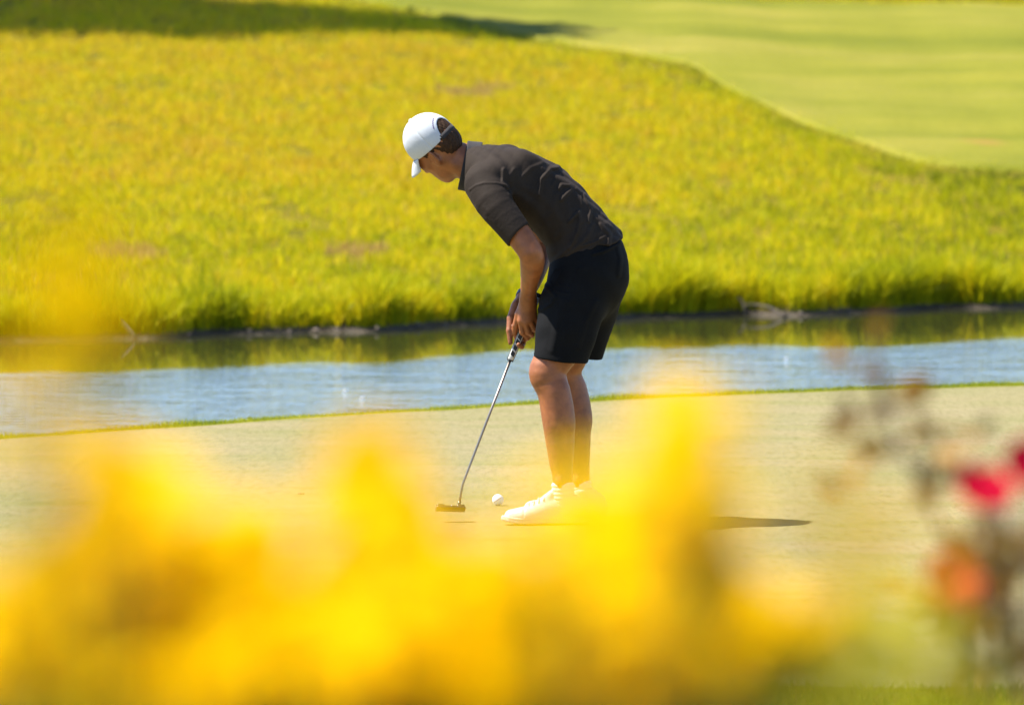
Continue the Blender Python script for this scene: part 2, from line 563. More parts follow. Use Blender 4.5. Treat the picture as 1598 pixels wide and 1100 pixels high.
# ================================================================== the golfer: implicit surfaces, meshed
def smin(a, b, k):
    h = np.maximum(k - np.abs(a - b), 0) / k
    return np.minimum(a, b) - h * h * k * 0.25

def smax(a, b, k):
    return -smin(-a, -b, k)

def V3(*a):
    return np.array(a, dtype=np.float32)

def nrm(v):
    v = np.asarray(v, dtype=float)
    return v / np.linalg.norm(v)

def rcone(p, a, b, ra, rb):
    a = np.asarray(a, dtype=np.float32)
    b = np.asarray(b, dtype=np.float32)
    ba = b - a
    pa = p - a
    t = np.clip(pa @ ba / max(float(ba @ ba), 1e-9), 0, 1)
    return np.sqrt(((pa - t[:, None] * ba) ** 2).sum(1)) - (ra + (rb - ra) * t)

def chain(p, pts, k=0.0):
    """pts: list of (xyz, r)"""
    d = None
    for (a, ra), (b, rb) in zip(pts[:-1], pts[1:]):
        e = rcone(p, a, b, ra, rb)
        d = e if d is None else (np.minimum(d, e) if k <= 0 else smin(d, e, k))
    return d

def tube(p, pts, n=16):
    """round tube through smoothed control points, no bulges at the joints"""
    R = catmull([tuple(a) + (r,) for a, r in pts], n).astype(np.float32)
    d = None
    for a, b in zip(R[:-1], R[1:]):
        e = rcone(p, a[:3], b[:3], a[3], b[3])
        d = e if d is None else np.minimum(d, e)
    return d

def ellip(p, c, axes, radii):
    q = (p - np.asarray(c, dtype=np.float32)) @ np.asarray(axes, dtype=np.float32).T
    rr = np.asarray(radii, dtype=np.float32)
    k0 = np.sqrt(((q / rr) ** 2).sum(1))
    k1 = np.sqrt(((q / (rr * rr)) ** 2).sum(1)) + 1e-9
    return k0 * (k0 - 1.0) / k1

def catmull(rows, n):
    """smooth a table of control rows"""
    R = np.asarray(rows, dtype=float)
    R = np.vstack([2 * R[0] - R[1], R, 2 * R[-1] - R[-2]])
    out = []
    m = len(R) - 3
    for s in np.linspace(0, m, n):
        i = min(int(s), m - 1)
        t = s - i
        a, b, c, d = R[i:i + 4]
        out.append(0.5 * ((2 * b) + (c - a) * t + (2 * a - 5 * b + 4 * c - d) * t * t + (3 * b - a - 3 * c + d) * t ** 3))
    return np.array(out)

def loft(p, rows, L, n=14, k=0.0):
    """rows: (x,y,z,rf,rl): elliptical tube with lateral axis L"""
    R = catmull(rows, n)
    L = np.asarray(L, dtype=np.float32)
    d = None
    for a, b in zip(R[:-1], R[1:]):
        A, B = a[:3].astype(np.float32), b[:3].astype(np.float32)
        ba = B - A
        pa = p - A
        t = np.clip(pa @ ba / float(ba @ ba), 0, 1)
        q = pa - t[:, None] * ba
        rf = a[3] + (b[3] - a[3]) * t
        rl = a[4] + (b[4] - a[4]) * t
        ql = q @ L
        qo2 = np.maximum((q * q).sum(1) - ql * ql, 0)
        k0 = np.sqrt(qo2 / rf ** 2 + (ql / rl) ** 2)
        k1 = np.sqrt(qo2 / rf ** 4 + (ql / rl ** 2) ** 2) + 1e-9
        e = k0 * (k0 - 1.0) / k1
        e = np.where(k0 < 0.3, -np.minimum(rf, rl) * (1 - k0), e)
        d = e if d is None else np.minimum(d, e)
    return d

def mesh_sdf(fn, lo, hi, h, slack=0.012):
    """sparse sampling + naive surface nets; returns verts, quads"""
    B = 8
    lo = np.asarray(lo, dtype=np.float64)
    nb = np.ceil((np.asarray(hi) - lo) / (h * B)).astype(int)
    ci = np.stack(np.meshgrid(*[np.arange(k) for k in nb], indexing='ij'), -1).reshape(-1, 3)
    cc = (lo + (ci + 0.5) * h * B).astype(np.float32)
    dc = fn(cc)
    act = np.abs(dc) < h * B * 0.90 * 1.15 + slack
    dims = nb * B + 1
    D = np.empty(tuple(dims), dtype=np.float32)
    coarse = np.where(dc < 0, -1.0, 1.0).astype(np.float32).reshape(tuple(nb))
    D[:-1, :-1, :-1] = np.repeat(np.repeat(np.repeat(coarse, B, 0), B, 1), B, 2)
    D[-1], D[:, -1], D[:, :, -1] = 1.0, 1.0, 1.0
    ai = ci[act]
    loc = np.stack(np.meshgrid(*[np.arange(B + 1)] * 3, indexing='ij'), -1).reshape(-1, 3)
    step = 1200
    for s in range(0, len(ai), step):
        g = (ai[s:s + step, None, :] * B + loc[None]).reshape(-1, 3)
        v = fn((lo + g * h).astype(np.float32))
        D[g[:, 0], g[:, 1], g[:, 2]] = v
    # cells
    S = D < 0
    def corners(A):
        return [A[i:A.shape[0] - 1 + i, j:A.shape[1] - 1 + j, k:A.shape[2] - 1 + k] for i in (0, 1) for j in (0, 1) for k in (0, 1)]
    cs = corners(S)
    al, an = cs[0].copy(), cs[0].copy()
    for c in cs[1:]:
        al &= c
        an |= c
    mixed = an & ~al
    idx = np.argwhere(mixed)
    vid = np.full(mixed.shape, -1, dtype=np.int32)
    vid[mixed] = np.arange(len(idx))
    off = np.array([(i, j, k) for i in (0, 1) for j in (0, 1) for k in (0, 1)])
    vals = np.stack([D[idx[:, 0] + o[0], idx[:, 1] + o[1], idx[:, 2] + o[2]] for o in off], 1)
    acc = np.zeros((len(idx), 3))
    cnt = np.zeros(len(idx))
    for a in range(8):
        for b in range(a + 1, 8):
            if np.abs(off[a] - off[b]).sum() != 1:
                continue
            m = (vals[:, a] < 0) != (vals[:, b] < 0)
            t = np.where(m, vals[:, a] / np.where(m, vals[:, a] - vals[:, b], 1), 0)
            acc += np.where(m[:, None], off[a] + (off[b] - off[a]) * t[:, None], 0)
            cnt += m
    verts = lo + (idx + acc / np.maximum(cnt, 1)[:, None]) * h
    quads = []
    for ax in range(3):
        u, w = [k for k in range(3) if k != ax]
        sl0 = [slice(None)] * 3
        sl1 = [slice(None)] * 3
        sl0[ax], sl1[ax] = slice(0, -1), slice(1, None)
        e = np.argwhere(S[tuple(sl0)] != S[tuple(sl1)])
        ok = (e[:, u] > 0) & (e[:, w] > 0) & (e[:, u] < vid.shape[u]) & (e[:, w] < vid.shape[w])
        e = e[ok]
        inside = S[e[:, 0], e[:, 1], e[:, 2]]
        q = []
        for du, dw in ((-1, -1), (0, -1), (0, 0), (-1, 0)):
            c = e.copy()
            c[:, u] += du
            c[:, w] += dw
            q.append(vid[c[:, 0], c[:, 1], c[:, 2]])
        q = np.stack(q, 1)
        flip = inside if ax != 1 else ~inside
        q = np.where(flip[:, None], q, q[:, ::-1])
        quads.append(q)
    quads = np.concatenate(quads, 0)
    quads = quads[(quads >= 0).all(1)]
    return verts, quads

def sdf_object(name, fn, lo, hi, h, parent, mat, slack=0.012):
    v, q = mesh_sdf(fn, lo, hi, h, slack)
    return link(name, mesh_np(name, v, q), parent, mat)

# ---- pose -----------------------------------------------------------------
LAT = nrm((0.27, 0.963, 0.0))              # from his left to his right
FACE = nrm((-0.963, 0.27, 0.0))            # where the chest faces

# head frame
HS = 0.94                                  # head scale
HC = P(681, 229, 0.03)
_u0 = nrm((-0.72, 0.0, 0.69))
_f0 = nrm((-0.69, 0.0, -0.72))
YAW = math.radians(38)
HU = _u0
HF = math.cos(YAW) * _f0 + math.sin(YAW) * np.array([0, 1.0, 0])
HR = np.cross(HF, HU)
HAX = np.stack([HU, HF, HR]).astype(np.float32)

def hl(u, f, r):
    return HC + (HU * u + HF * f + HR * r) * HS

NECK_B = P(742, 262, 0.03)

GRIP_TOP = P(838.5, 462, -0.005)
GRIP_BOT = P(796, 562, -0.02)

LEG_L = [(P(905, 430, -0.09), 0.085), (P(876, 535, -0.135), 0.076), (P(858, 572, -0.155), 0.0655), (P(857, 588, -0.16), 0.063), (P(865, 612, -0.163), 0.0565),
         (P(871, 645, -0.168), 0.0575), (P(875, 690, -0.172), 0.0500), (P(877, 725, -0.174), 0.0395), (P(878, 752, -0.175), 0.0365), (P(879, 785, -0.175), 0.036)]
LEG_R = [(P(918, 425, 0.09), 0.085), (P(897, 530, 0.12), 0.073), (P(884, 568, 0.135), 0.063), (P(882, 583, 0.14), 0.060), (P(889, 608, 0.143), 0.0565),
         (P(896, 642, 0.147), 0.0590), (P(900, 690, 0.15), 0.0510), (P(903, 725, 0.152), 0.0405), (P(905, 750, 0.153), 0.0365), (P(906, 782, 0.153), 0.036)]
ARM_L = [(P(760, 288, -0.16), 0.060), (P(786, 335, -0.22), 0.052), (P(818, 378, -0.262), 0.0465), (P(829, 397, -0.272), 0.0445), (P(830.5, 413, -0.235), 0.0435),
         (P(827.5, 433, -0.16), 0.0350), (P(825, 452, -0.095), 0.0300), (P(824, 465, -0.065), 0.0290)]
ARM_R = [(P(785, 262, 0.19), 0.060), (P(825, 330, 0.235), 0.050), (P(848, 380, 0.24), 0.044), (P(844, 400, 0.205), 0.041), (P(834, 432, 0.14), 0.034), (P(818, 466, 0.065), 0.0275)]

def head_sdf(p):
    q = ((p - HC.astype(np.float32)) @ HAX.T) / HS     # u, f, r
    u, f, r = q[:, 0], q[:, 1], q[:, 2]
    ra = np.abs(r)
    m = np.stack([u, f, ra], 1)
    I = np.eye(3)
    d = ellip(m, (0.030, -0.006, 0), I, (0.101, 0.098, 0.0755))
    d = smin(d, ellip(m, (-0.035, 0.032, 0), I, (0.078, 0.066, 0.0610)), 0.04)
    d = smin(d, ellip(m, (-0.085, 0.050, 0), I, (0.042, 0.045, 0.040)), 0.03)
    d = smin(d, rcone(m, V3(-0.045, -0.002, 0.054), V3(-0.085, 0.030, 0.040), 0.016, 0.016), 0.03)
    d = smin(d, rcone(m, V3(-0.085, 0.030, 0.040), V3(-0.113, 0.060, 0.008), 0.016, 0.020), 0.03)
    d = smin(d, rcone(m, V3(-0.022, 0.070, 0.042), V3(-0.030, 0.045, 0.056), 0.016, 0.012), 0.03)     # cheekbones
    d = smin(d, rcone(m, V3(0.016, 0.088, 0.010), V3(0.014, 0.076, 0.048), 0.012, 0.011), 0.02)       # brow
    d = smax(d, -(ellip(m, (-0.004, 0.104, 0.031), I, (0.012, 0.016, 0.017))), 0.014)                  # sockets
    d = smin(d, rcone(m, V3(0.004, 0.094, 0), V3(-0.038, 0.116, 0), 0.0085, 0.0125), 0.012)           # nose
    d = smin(d, ellip(m, (-0.042, 0.104, 0.011), I, (0.008, 0.011, 0.008)), 0.008)
    d = smin(d, ellip(m, (-0.068, 0.0955, 0), I, (0.0055, 0.008, 0.022)), 0.006)                       # lips
    d = smin(d, ellip(m, (-0.079, 0.0940, 0), I, (0.0060, 0.009, 0.020)), 0.006)
    # ears
    ea = np.array([nrm((0.93, -0.33, 0.10)), nrm((0.30, 0.88, -0.42)), nrm((0.05, 0.42, 0.90))])
    e = ellip(m, (-0.026, -0.016, 0.0815), ea, (0.033, 0.021, 0.0075))
    e = smax(e, -(ellip(m, (-0.023, -0.012, 0.0885), ea, (0.023, 0.013, 0.0065))), 0.003)
    e = smin(e, rcone(m, V3(-0.028, 0.004, 0.072), V3(-0.030, -0.004, 0.079), 0.007, 0.004), 0.004)
    d = smin(d, e, 0.004)
    return d * HS

def neck_sdf(p):
    d = tube(p, [(hl(0.0, -0.042, 0), 0.060), (P(703, 243, 0.03), 0.060), (P(722, 250, 0.03), 0.062), (NECK_B, 0.068), (P(760, 270, 0.02), 0.07)], 9)
    # cords of the neck
    for s in (-1, 1):
        d = smin(d, rcone(p, hl(-0.045, -0.02, 0.058 * s), P(735, 272, 0.03) + LAT * 0.03 * s, 0.013, 0.015), 0.03)
    return d

def finger(p, pts, r0, r1):
    rr = np.linspace(r0, r1, len(pts))
    return chain(p, [(P(*a), r) for a, r in zip(pts, rr)], 0.004)

def hand_l_sdf(p):
    d = chain(p, [(P(824, 463, -0.066), 0.0285), (P(824, 474, -0.058), 0.027)], 0.01)
    # metacarpals
    mc = [(812.5, 501, -0.058), (819.5, 503.5, -0.062), (827, 501, -0.058), (833, 495, -0.048)]
    w = [(818, 470, -0.056), (822, 470, -0.062), (827, 470, -0.060), (831, 471, -0.052)]
    for a, b in zip(w, mc):
        d = smin(d, rcone(p, P(*a), P(*b), 0.0155, 0.0120), 0.014)
    fs = [[mc[0], (815.0, 519, -0.050), (823, 527.5, -0.022), (819, 531, 0.008)],
          [mc[1], (824.5, 518, -0.050), (830, 523, -0.015), (824, 525, 0.012)],
          [mc[2], (833, 513, -0.045), (835.5, 516, -0.008), (829, 517, 0.016)],
          [mc[3], (838.5, 506, -0.036), (839, 508, -0.002), (833.5, 508, 0.016)]]
    for f in fs:
        d = smin(d, finger(p, f, 0.0110, 0.0085), 0.004)
    th = finger(p, [(817, 474, -0.048), (809.5, 490, -0.042), (804.5, 508, -0.032), (802.5, 521, -0.024)], 0.0165, 0.0092)
    return smin(d, th, 0.008)

def hand_r_sdf(p):
    d = chain(p, [(P(818, 466, 0.065), 0.0275), (P(812, 475, 0.050), 0.0265)], 0.01)
    mc = [(800.5, 512, 0.012), (803, 506, 0.034), (807, 500, 0.046), (812, 494, 0.052)]
    w = [(808, 474, 0.030), (811, 474, 0.042), (815, 473, 0.052), (819, 472, 0.056)]
    for a, b in zip(w, mc):
        d = smin(d, rcone(p, P(*a), P(*b), 0.0165, 0.0125), 0.016)
    fs = [[mc[0], (807, 528, 0.030), (816, 536, 0.012), (814, 541, -0.020), (809.5, 538, -0.036)],
          [mc[1], (816, 519, 0.040), (824, 527, 0.020), (819, 529, -0.012)],
          [mc[2], (821, 513, 0.046), (830, 518, 0.028), (828, 519, 0.0)],
          [mc[3], (824, 504, 0.046), (832, 508, 0.030), (832, 508, 0.008)]]
    for f in fs:
        d = smin(d, finger(p, f, 0.0115, 0.0088), 0.004)
    th = finger(p, [(805, 478, 0.022), (797.5, 497, -0.002), (795.0, 516, -0.020), (796.5, 535, -0.028)], 0.0185, 0.0085)
    return smin(d, th, 0.010)

TORSO = [tuple(P(916, 396, 0)) + (0.142, 0.178), tuple(P(896, 357, 0)) + (0.118, 0.163), tuple(P(850, 308, 0)) + (0.119, 0.172),
         tuple(P(806, 281, 0)) + (0.112, 0.186), tuple(P(773, 265, 0.01)) + (0.090, 0.172), tuple(P(742, 264, 0.02)) + (0.085, 0.110)]

def bbox_gate(p, pts, m):
    a = np.array([x for x, _ in pts])
    r = max(x for _, x in pts) + m
    lo, hi = a.min(0) - r, a.max(0) + r
    return ((p > lo) & (p < hi)).all(1)

def gated(p, mask, fn, far=0.25):
    out = np.full(len(p), far, dtype=np.float32)
    if mask.any():
        out[mask] = fn(p[mask])
    return out

def leg_detail(p, L, side):
    d = tube(p, L, 22)
    k, c = L[3][0], L[5][0]
    # kneecap, calf, shin
    d = smin(d, ellip(p, k + FACE * 0.020 + np.array([0, 0, 0.010]), np.eye(3), (0.034, 0.034, 0.044)), 0.05)
    d = smin(d, rcone(p, L[4][0] - FACE * 0.012 + LAT * 0.022 * side, L[5][0] - FACE * 0.016 + LAT * 0.018 * side - np.array([0, 0, 0.03]), 0.034, 0.034), 0.04)
    d = smin(d, rcone(p, L[4][0] + FACE * 0.034, L[7][0] + FACE * 0.022, 0.016, 0.014), 0.03)
    d = smin(d, ellip(p, L[8][0] + LAT * 0.030, np.eye(3), (0.012, 0.012, 0.016)), 0.02)
    d = smin(d, ellip(p, L[8][0] - LAT * 0.030, np.eye(3), (0.012, 0.012, 0.016)), 0.02)
    return d

def body_sdf(p):
    m = bbox_gate(p, [(np.array(t[:3]), 0.15) for t in TORSO], 0.05)
    d = gated(p, m, lambda q: loft(q, [t[:3] + (t[3] - 0.016, t[4] - 0.016) for t in TORSO[:-1]], LAT, 9))
    for L, s in ((LEG_L, -1), (LEG_R, 1)):
        d = smin(d, gated(p, bbox_gate(p, L, 0.06), lambda q: leg_detail(q, L, s)), 0.03)
    aL = smin(gated(p, bbox_gate(p, ARM_L, 0.05), lambda q: tube(q, ARM_L, 16)),
              gated(p, bbox_gate(p, [(P(800, 460, -0.06), 0.02), (P(842, 535, 0.02), 0.02)], 0.05), hand_l_sdf), 0.012)
    aR = smin(gated(p, bbox_gate(p, ARM_R, 0.05), lambda q: tube(q, ARM_R, 14)),
              gated(p, bbox_gate(p, [(P(792, 460, -0.04), 0.02), (P(842, 545, 0.07), 0.02)], 0.05), hand_r_sdf), 0.012)
    d = smin(d, aL, 0.012)
    d = np.minimum(d, aR)
    hm = bbox_gate(p, [(HC, 0.14), (NECK_B, 0.07)], 0.05)
    d = smin(d, gated(p, hm, lambda q: smin(head_sdf(q), neck_sdf(q), 0.025)), 0.02)
    return d

# ---- clothes
RIDGES = [  # polylines (photo px), height, width in metres
    ([(786, 264), (785, 282), (793, 292)], 0.0075, 0.007),
    ([(802, 264), (797, 272), (797, 283)], 0.0035, 0.007),
    ([(816, 275), (828, 263), (846, 256)], 0.004, 0.008),
    ([(842, 304), (845, 280), (860, 264), (872, 262)], 0.0105, 0.0085),
    ([(862, 290), (867, 280), (874, 274)], 0.0035, 0.006),
    ([(873, 294), (877, 289), (889, 290), (893, 296), (885, 303), (876, 312)], 0.0085, 0.0075),
    ([(900, 296), (907, 303), (908, 320)], 0.005, 0.0065),
    ([(912, 306), (923, 328), (919, 346)], 0.0075, 0.007),
    ([(886, 318), (888, 340)], 0.0045, 0.0055),
    ([(888, 346), (904, 330), (905, 347), (900, 364), (888, 388)], 0.011, 0.0075),
    ([(938, 350), (952, 366), (950, 381)], 0.009, 0.0095),
    ([(908, 384), (928, 378), (945, 370)], 0.006, 0.006),
    ([(884, 398), (900, 386), (914, 372), (925, 352)], 0.006, 0.010),
    ([(866, 408), (884, 390), (896, 372)], 0.006, 0.011),
    ([(868, 372), (884, 352), (890, 330)], 0.004, 0.011),
    ([(846, 352), (864, 330), (868, 305)], 0.004, 0.012),
    ([(760, 340), (772, 346), (780, 358)], 0.0016, 0.007),
    ([(756, 322), (766, 334), (774, 350)], 0.0018, 0.008),
    ([(800, 300), (830, 318), (852, 350), (862, 392)], 0.005, 0.016),
    ([(820, 292), (852, 312), (880, 350), (884, 380)], 0.004, 0.014),
    ([(846, 262), (884, 286), (914, 322), (944, 352)], 0.004, 0.012),
]
RIDGES = [([P(a, b, -0.15)[[0, 2]] for a, b in pl], h, w) for pl, h, w in RIDGES]

def ridge_disp(p, ridges):
    xz = p[:, [0, 2]]
    out = np.zeros(len(p), dtype=np.float32)
    side = np.clip((GD + 0.10 - p[:, 1]) / 0.10, 0, 1)
    for pl, h, w in ridges:
        a = np.array(pl)
        lo, hi = a.min(0) - 3 * w, a.max(0) + 3 * w
        m = ((xz > lo) & (xz < hi)).all(1)
        if not m.any():
            continue
        q = xz[m]
        best = None
        tot = len(pl) - 1
        for i in range(tot):
            s, e = a[i], a[i + 1]
            t = np.clip((q - s) @ (e - s) / ((e - s) @ (e - s)), 0, 1)
            dd = np.sqrt(((q - s - t[:, None] * (e - s)) ** 2).sum(1))
            best = dd if best is None else np.minimum(best, dd)
        out[m] = np.maximum(out[m], h * np.exp(-(best / w) ** 2) - 0.35 * h * np.exp(-((best - 2.0 * w) / w) ** 2))
    return out * side

SLEEVE_L = [(P(757, 287, -0.150), 0.077), (P(771, 317, -0.212), 0.067), (P(792, 345, -0.242), 0.059), (P(812, 371, -0.262), 0.0535), (P(822, 384, -0.270), 0.052)]
SLEEVE_R = [(P(782, 262, 0.175), 0.074), (P(805, 300, 0.225), 0.064), (P(826, 338, 0.240), 0.057), (P(836, 358, 0.242), 0.054)]

def plane(p, c, n):
    return (p - np.asarray(c, dtype=np.float32)) @ np.asarray(n, dtype=np.float32)

def shirt_sdf(p):
    d = loft(p, TORSO, LAT, 16)
    # trapezius slope from neck to both shoulders
    for s, S in ((-1, SLEEVE_L), (1, SLEEVE_R)):
        d = smin(d, rcone(p, NECK_B + np.array([0.02, 0.03 * s, 0.0]), S[0][0] + np.array([0.03, 0, 0.02]), 0.058, 0.062), 0.04)
        # shoulder blade
    d = smin(d, ellip(p, P(812, 262, -0.09), np.eye(3), (0.075, 0.06, 0.06)), 0.05)
    # hem flare at the back
    d = smin(d, rcone(p, P(930, 352, 0.06), P(961, 364, 0.07), 0.03, 0.016), 0.035)
    # hem: line from the belly up to the small of the back
    a, b = P(852, 425, 0), P(975, 374, 0)
    n = nrm(np.cross(b - a, LAT))
    if n[2] > 0:
        n = -n
    d = smax(d, plane(p, a, n) - 0.008 * np.sin((p[:, 0] - a[0]) * 60.0), 0.006)
    # folds
    gx = p[:, 0] * 0.70 - p[:, 2] * 0.71
    gz = p[:, 0] * 0.71 + p[:, 2] * 0.70
    d = d - 0.0022 * np.sin(gx * 62 + 5 * np.sin(gz * 17 + p[:, 1] * 9)) * np.sin(gz * 38 + p[:, 1] * 25)
    # sleeves
    sl = tube(p, SLEEVE_L, 10)
    nl = nrm(P(825, 352, -0.24) - P(794, 382, -0.27))
    axis = nrm(SLEEVE_L[3][0] - SLEEVE_L[1][0])
    nn = nrm(axis - nl * float(axis @ nl))
    cutc = P(809.5, 367, -0.262)
    sl = smax(sl, plane(p, cutc, nn), 0.005)
    hollow = np.maximum(rcone(p, cutc - nn * 0.05, cutc + nn * 0.05, 0.0430, 0.0440), -plane(p, cutc - nn * 0.035, nn))
    sl = smax(sl, -hollow, 0.004)
    sr = tube(p, SLEEVE_R, 8)
    axr = nrm(SLEEVE_R[3][0] - SLEEVE_R[2][0])
    sr = smax(sr, plane(p, SLEEVE_R[3][0], axr), 0.006)
    # crease where sleeve lies against the flank
    d = smin(d, sr, 0.03)
    d = smin(d, sl, 0.012)
    d = d - 0.85 * ridge_disp(p, RIDGES)
    # armhole seam: a fine groove across the shoulder
    ap = [(732, 297), (742, 289), (755, 285), (775, 285), (791, 289), (800, 304)]
    ap = [P(a, b, -0.2)[[0, 2]] for a, b in ap]
    g = -ridge_disp(p, [(ap, 0.0035, 0.004)])
    d = d - g * -1.0 * 0.8
    # neck hole
    d = smax(d, -rcone(p, P(748, 266, 0.03), P(715, 250, 0.03), 0.066, 0.070), 0.006)
    d = smax(d, plane(p, P(727, 262, 0.03), nrm((-0.985, 0.02, 0.05))), 0.008)
    return d

COL_C = P(733, 259, 0.03)
COL_AX = nrm((-0.96, 0.0, 0.20))

def collar_sdf(p):
    q = p - COL_C.astype(np.float32)
    t = q @ COL_AX.astype(np.float32)
    dn = nrm(np.array([0, 0, -1.0]) - COL_AX * -COL_AX[2])      # towards the throat
    fr = q @ dn.astype(np.float32)
    lat = q @ nrm(np.cross(COL_AX, dn)).astype(np.float32)
    rad = np.sqrt((fr / 1.10) ** 2 + lat * lat)
    base = 0.0760 + 0.13 * np.maximum(0.010 - t, 0) + 0.006 * np.clip(fr / 0.08, 0, 1)
    shell = np.abs(rad - base) - 0.0045
    low = -0.018 + 0.012 * np.clip(fr / 0.08, -1, 1) - 0.030 * np.clip((fr - 0.05) / 0.04, 0, 1)
    d = smax(shell, low - t, 0.004)
    d = smax(d, t - 0.026, 0.004)
    op = np.maximum(np.abs(lat) - 0.010 - 0.35 * np.maximum(0.02 - t, 0), 0.045 - fr)
    return smax(d, -op, 0.004)

def shorts_sdf(p):
    d = loft(p, [tuple(P(912, 392, 0)) + (0.132, 0.170), tuple(P(918, 410, 0)) + (0.140, 0.183), tuple(P(919, 432, 0)) + (0.142, 0.190), tuple(P(912, 455, 0)) + (0.125, 0.185)], LAT, 9)
    LL = [(P(906, 438, -0.085), 0.110), (P(892, 480, -0.110), 0.110), (P(883, 520, -0.135), 0.101), (P(874.5, 560, -0.150), 0.0875), (P(872, 575, -0.153), 0.086)]
    LR = [(P(925, 438, 0.09), 0.110), (P(915, 480, 0.105), 0.107), (P(907, 520, 0.12), 0.094), (P(900, 552, 0.130), 0.084), (P(898, 568, 0.132), 0.082)]
    legs = None
    for L, hem in ((LL, [(836, 557), (911, 566)]), (LR, [(868, 553), (935, 560)])):
        dy = -0.15 if L is LL else 0.13
        e = chain(p, L, 0.04)
        a, b = P(*hem[0], dy), P(*hem[1], dy)
        n = nrm(np.cross(b - a, LAT))
        if n[2] > 0:
            n = -n
        e = smax(e, plane(p, a, n), 0.004)
        c = 0.5 * (a + b)
        up = -n
        r = L[3][1] - 0.008
        hol = np.maximum(rcone(p, c + up * 0.06, c - up * 0.06, r, r), -plane(p, c + up * 0.05, n))
        e = smax(e, -hol, 0.004)
        legs = e if legs is None else smin(legs, e, 0.016)
    d = smin(d, legs, 0.035)
    # waist
    a, b = P(856, 418, 0), P(975, 374, 0)
    n = nrm(np.cross(b - a, LAT))
    if n[2] < 0:
        n = -n
    d = smax(d, plane(p, a, n) - 0.012, 0.006)
    # slant pocket and folds
    rid = [([(870, 424), (862, 436), (868, 448), (886, 452)], -0.005, 0.006), ([(852, 446), (866, 462), (858, 474), (842, 484)], 0.005, 0.008),
           ([(926, 396), (940, 393), (968, 381)], 0.007, 0.0075), ([(964, 384), (969, 405), (966, 430)], 0.005, 0.010),
           ([(930, 470), (914, 500), (902, 540)], 0.004, 0.012), ([(880, 470), (868, 505), (862, 545)], 0.0035, 0.014), ([(905, 420), (896, 455), (890, 470)], 0.003, 0.014)]
    rid = [([P(x, y, -0.15)[[0, 2]] for x, y in pl], h, w) for pl, h, w in rid]
    d = d - ridge_disp(p, rid)
    d = d - 0.0016 * np.sin(p[:, 0] * 45 + 3 * np.sin(p[:, 2] * 14)) * np.sin(p[:, 2] * 22 + p[:, 1] * 20)
    return d

def cap_local(p):
    return (p - HC.astype(np.float32)) @ HAX.T / HS

CAP_C = (0.036, -0.004, 0.0)
CAP_R = (0.108, 0.108, 0.0885)

def rim_u(f, r):
    # height of the lower rim on the head: lower in front, slightly lifted over the ears
    return 0.008 - 0.010 * np.clip(-f / 0.1, -1, 1) + 0.004 * np.cos(r / 0.086 * 1.4)

def cap_sdf(p):
    q = cap_local(p)
    u, f, r = q[:, 0], q[:, 1], q[:, 2]
    # stiff front panels: fuller towards the forehead
    bulge = 1.0 + 0.03 * np.clip(f / 0.1, 0, 1) * np.clip((u - 0.01) / 0.08, 0, 1)
    qq = np.stack([(u - CAP_C[0]) / bulge + CAP_C[0], (f - CAP_C[1]) / bulge + CAP_C[1], r / (1 + (bulge - 1) * 0.6)], 1)
    d = ellip(qq, CAP_C, np.eye(3), CAP_R)
    # six seams meeting at the top
    ang = np.arctan2(r, f)
    s = np.abs(np.sin(3 * ang))
    rad = np.sqrt(f * f + r * r)
    d = d + 0.0022 * np.exp(-(s * rad / 3 / 0.0028) ** 2)
    inner = ellip(qq, CAP_C, np.eye(3), tuple(x - 0.0065 for x in CAP_R))
    d = smax(d, -inner, 0.002)
    d = smax(d, rim_u(f, r) - u, 0.002)
    # arched opening at the back, above the strap
    k = np.sqrt(((u - 0.016) / 0.052) ** 2 + (r / 0.043) ** 2)
    hole = np.maximum((k - 1) * 0.043, f + 0.02)
    strap = np.abs(u - 0.020) - 0.011
    return smax(d, -np.maximum(hole, -(u + 0.010)), 0.003) * HS

def hair_sdf(p):
    q = cap_local(p)
    u, f, r = q[:, 0], q[:, 1], q[:, 2]
    d = ellip(q, (0.026, -0.012, 0), np.eye(3), (0.1010, 0.0985, 0.0795))
    # nape
    d = smin(d, ellip(q, (-0.020, -0.060, 0), np.eye(3), (0.055, 0.046, 0.058)), 0.02)
    # hairline: sideburn in front of the ear, nape behind
    line = np.interp(f, [-0.12, -0.06, -0.034, -0.028, -0.012, -0.002, 0.002, 0.022, 0.030, 0.06], [-0.075, -0.066, -0.052, -0.016, 0.010, 0.004, -0.022, -0.024, 0.004, 0.03])
    line = line + 0.003 * np.sin(r * 210) * np.sin(f * 170)
    d = smax(d, line - u, 0.006)
    th = np.arctan2(r, -f) * 24
    d = d - 0.0010 * np.sin(th + 3 * np.sin(u * 70)) - 0.0008 * np.sin(th * 2.3 + u * 160)
    return d * HS

def shoe_frames():
    out = []
    for ankle, dirv in ((LEG_L[8][0], nrm((-0.985, -0.12, 0))), (LEG_R[8][0], nrm((-0.96, 0.28, 0)))):
        base = np.array([ankle[0], ankle[1], 0.0]) - dirv * 0.060
        out.append((base, dirv, np.array([-dirv[1], dirv[0], 0.0])))
    return out

def shoe_local(p, fr):
    b, d, s = fr
    q = p - b.astype(np.float32)
    return np.stack([(q @ d.astype(np.float32)) * 1.07, q @ s.astype(np.float32), q[:, 2]], 1)

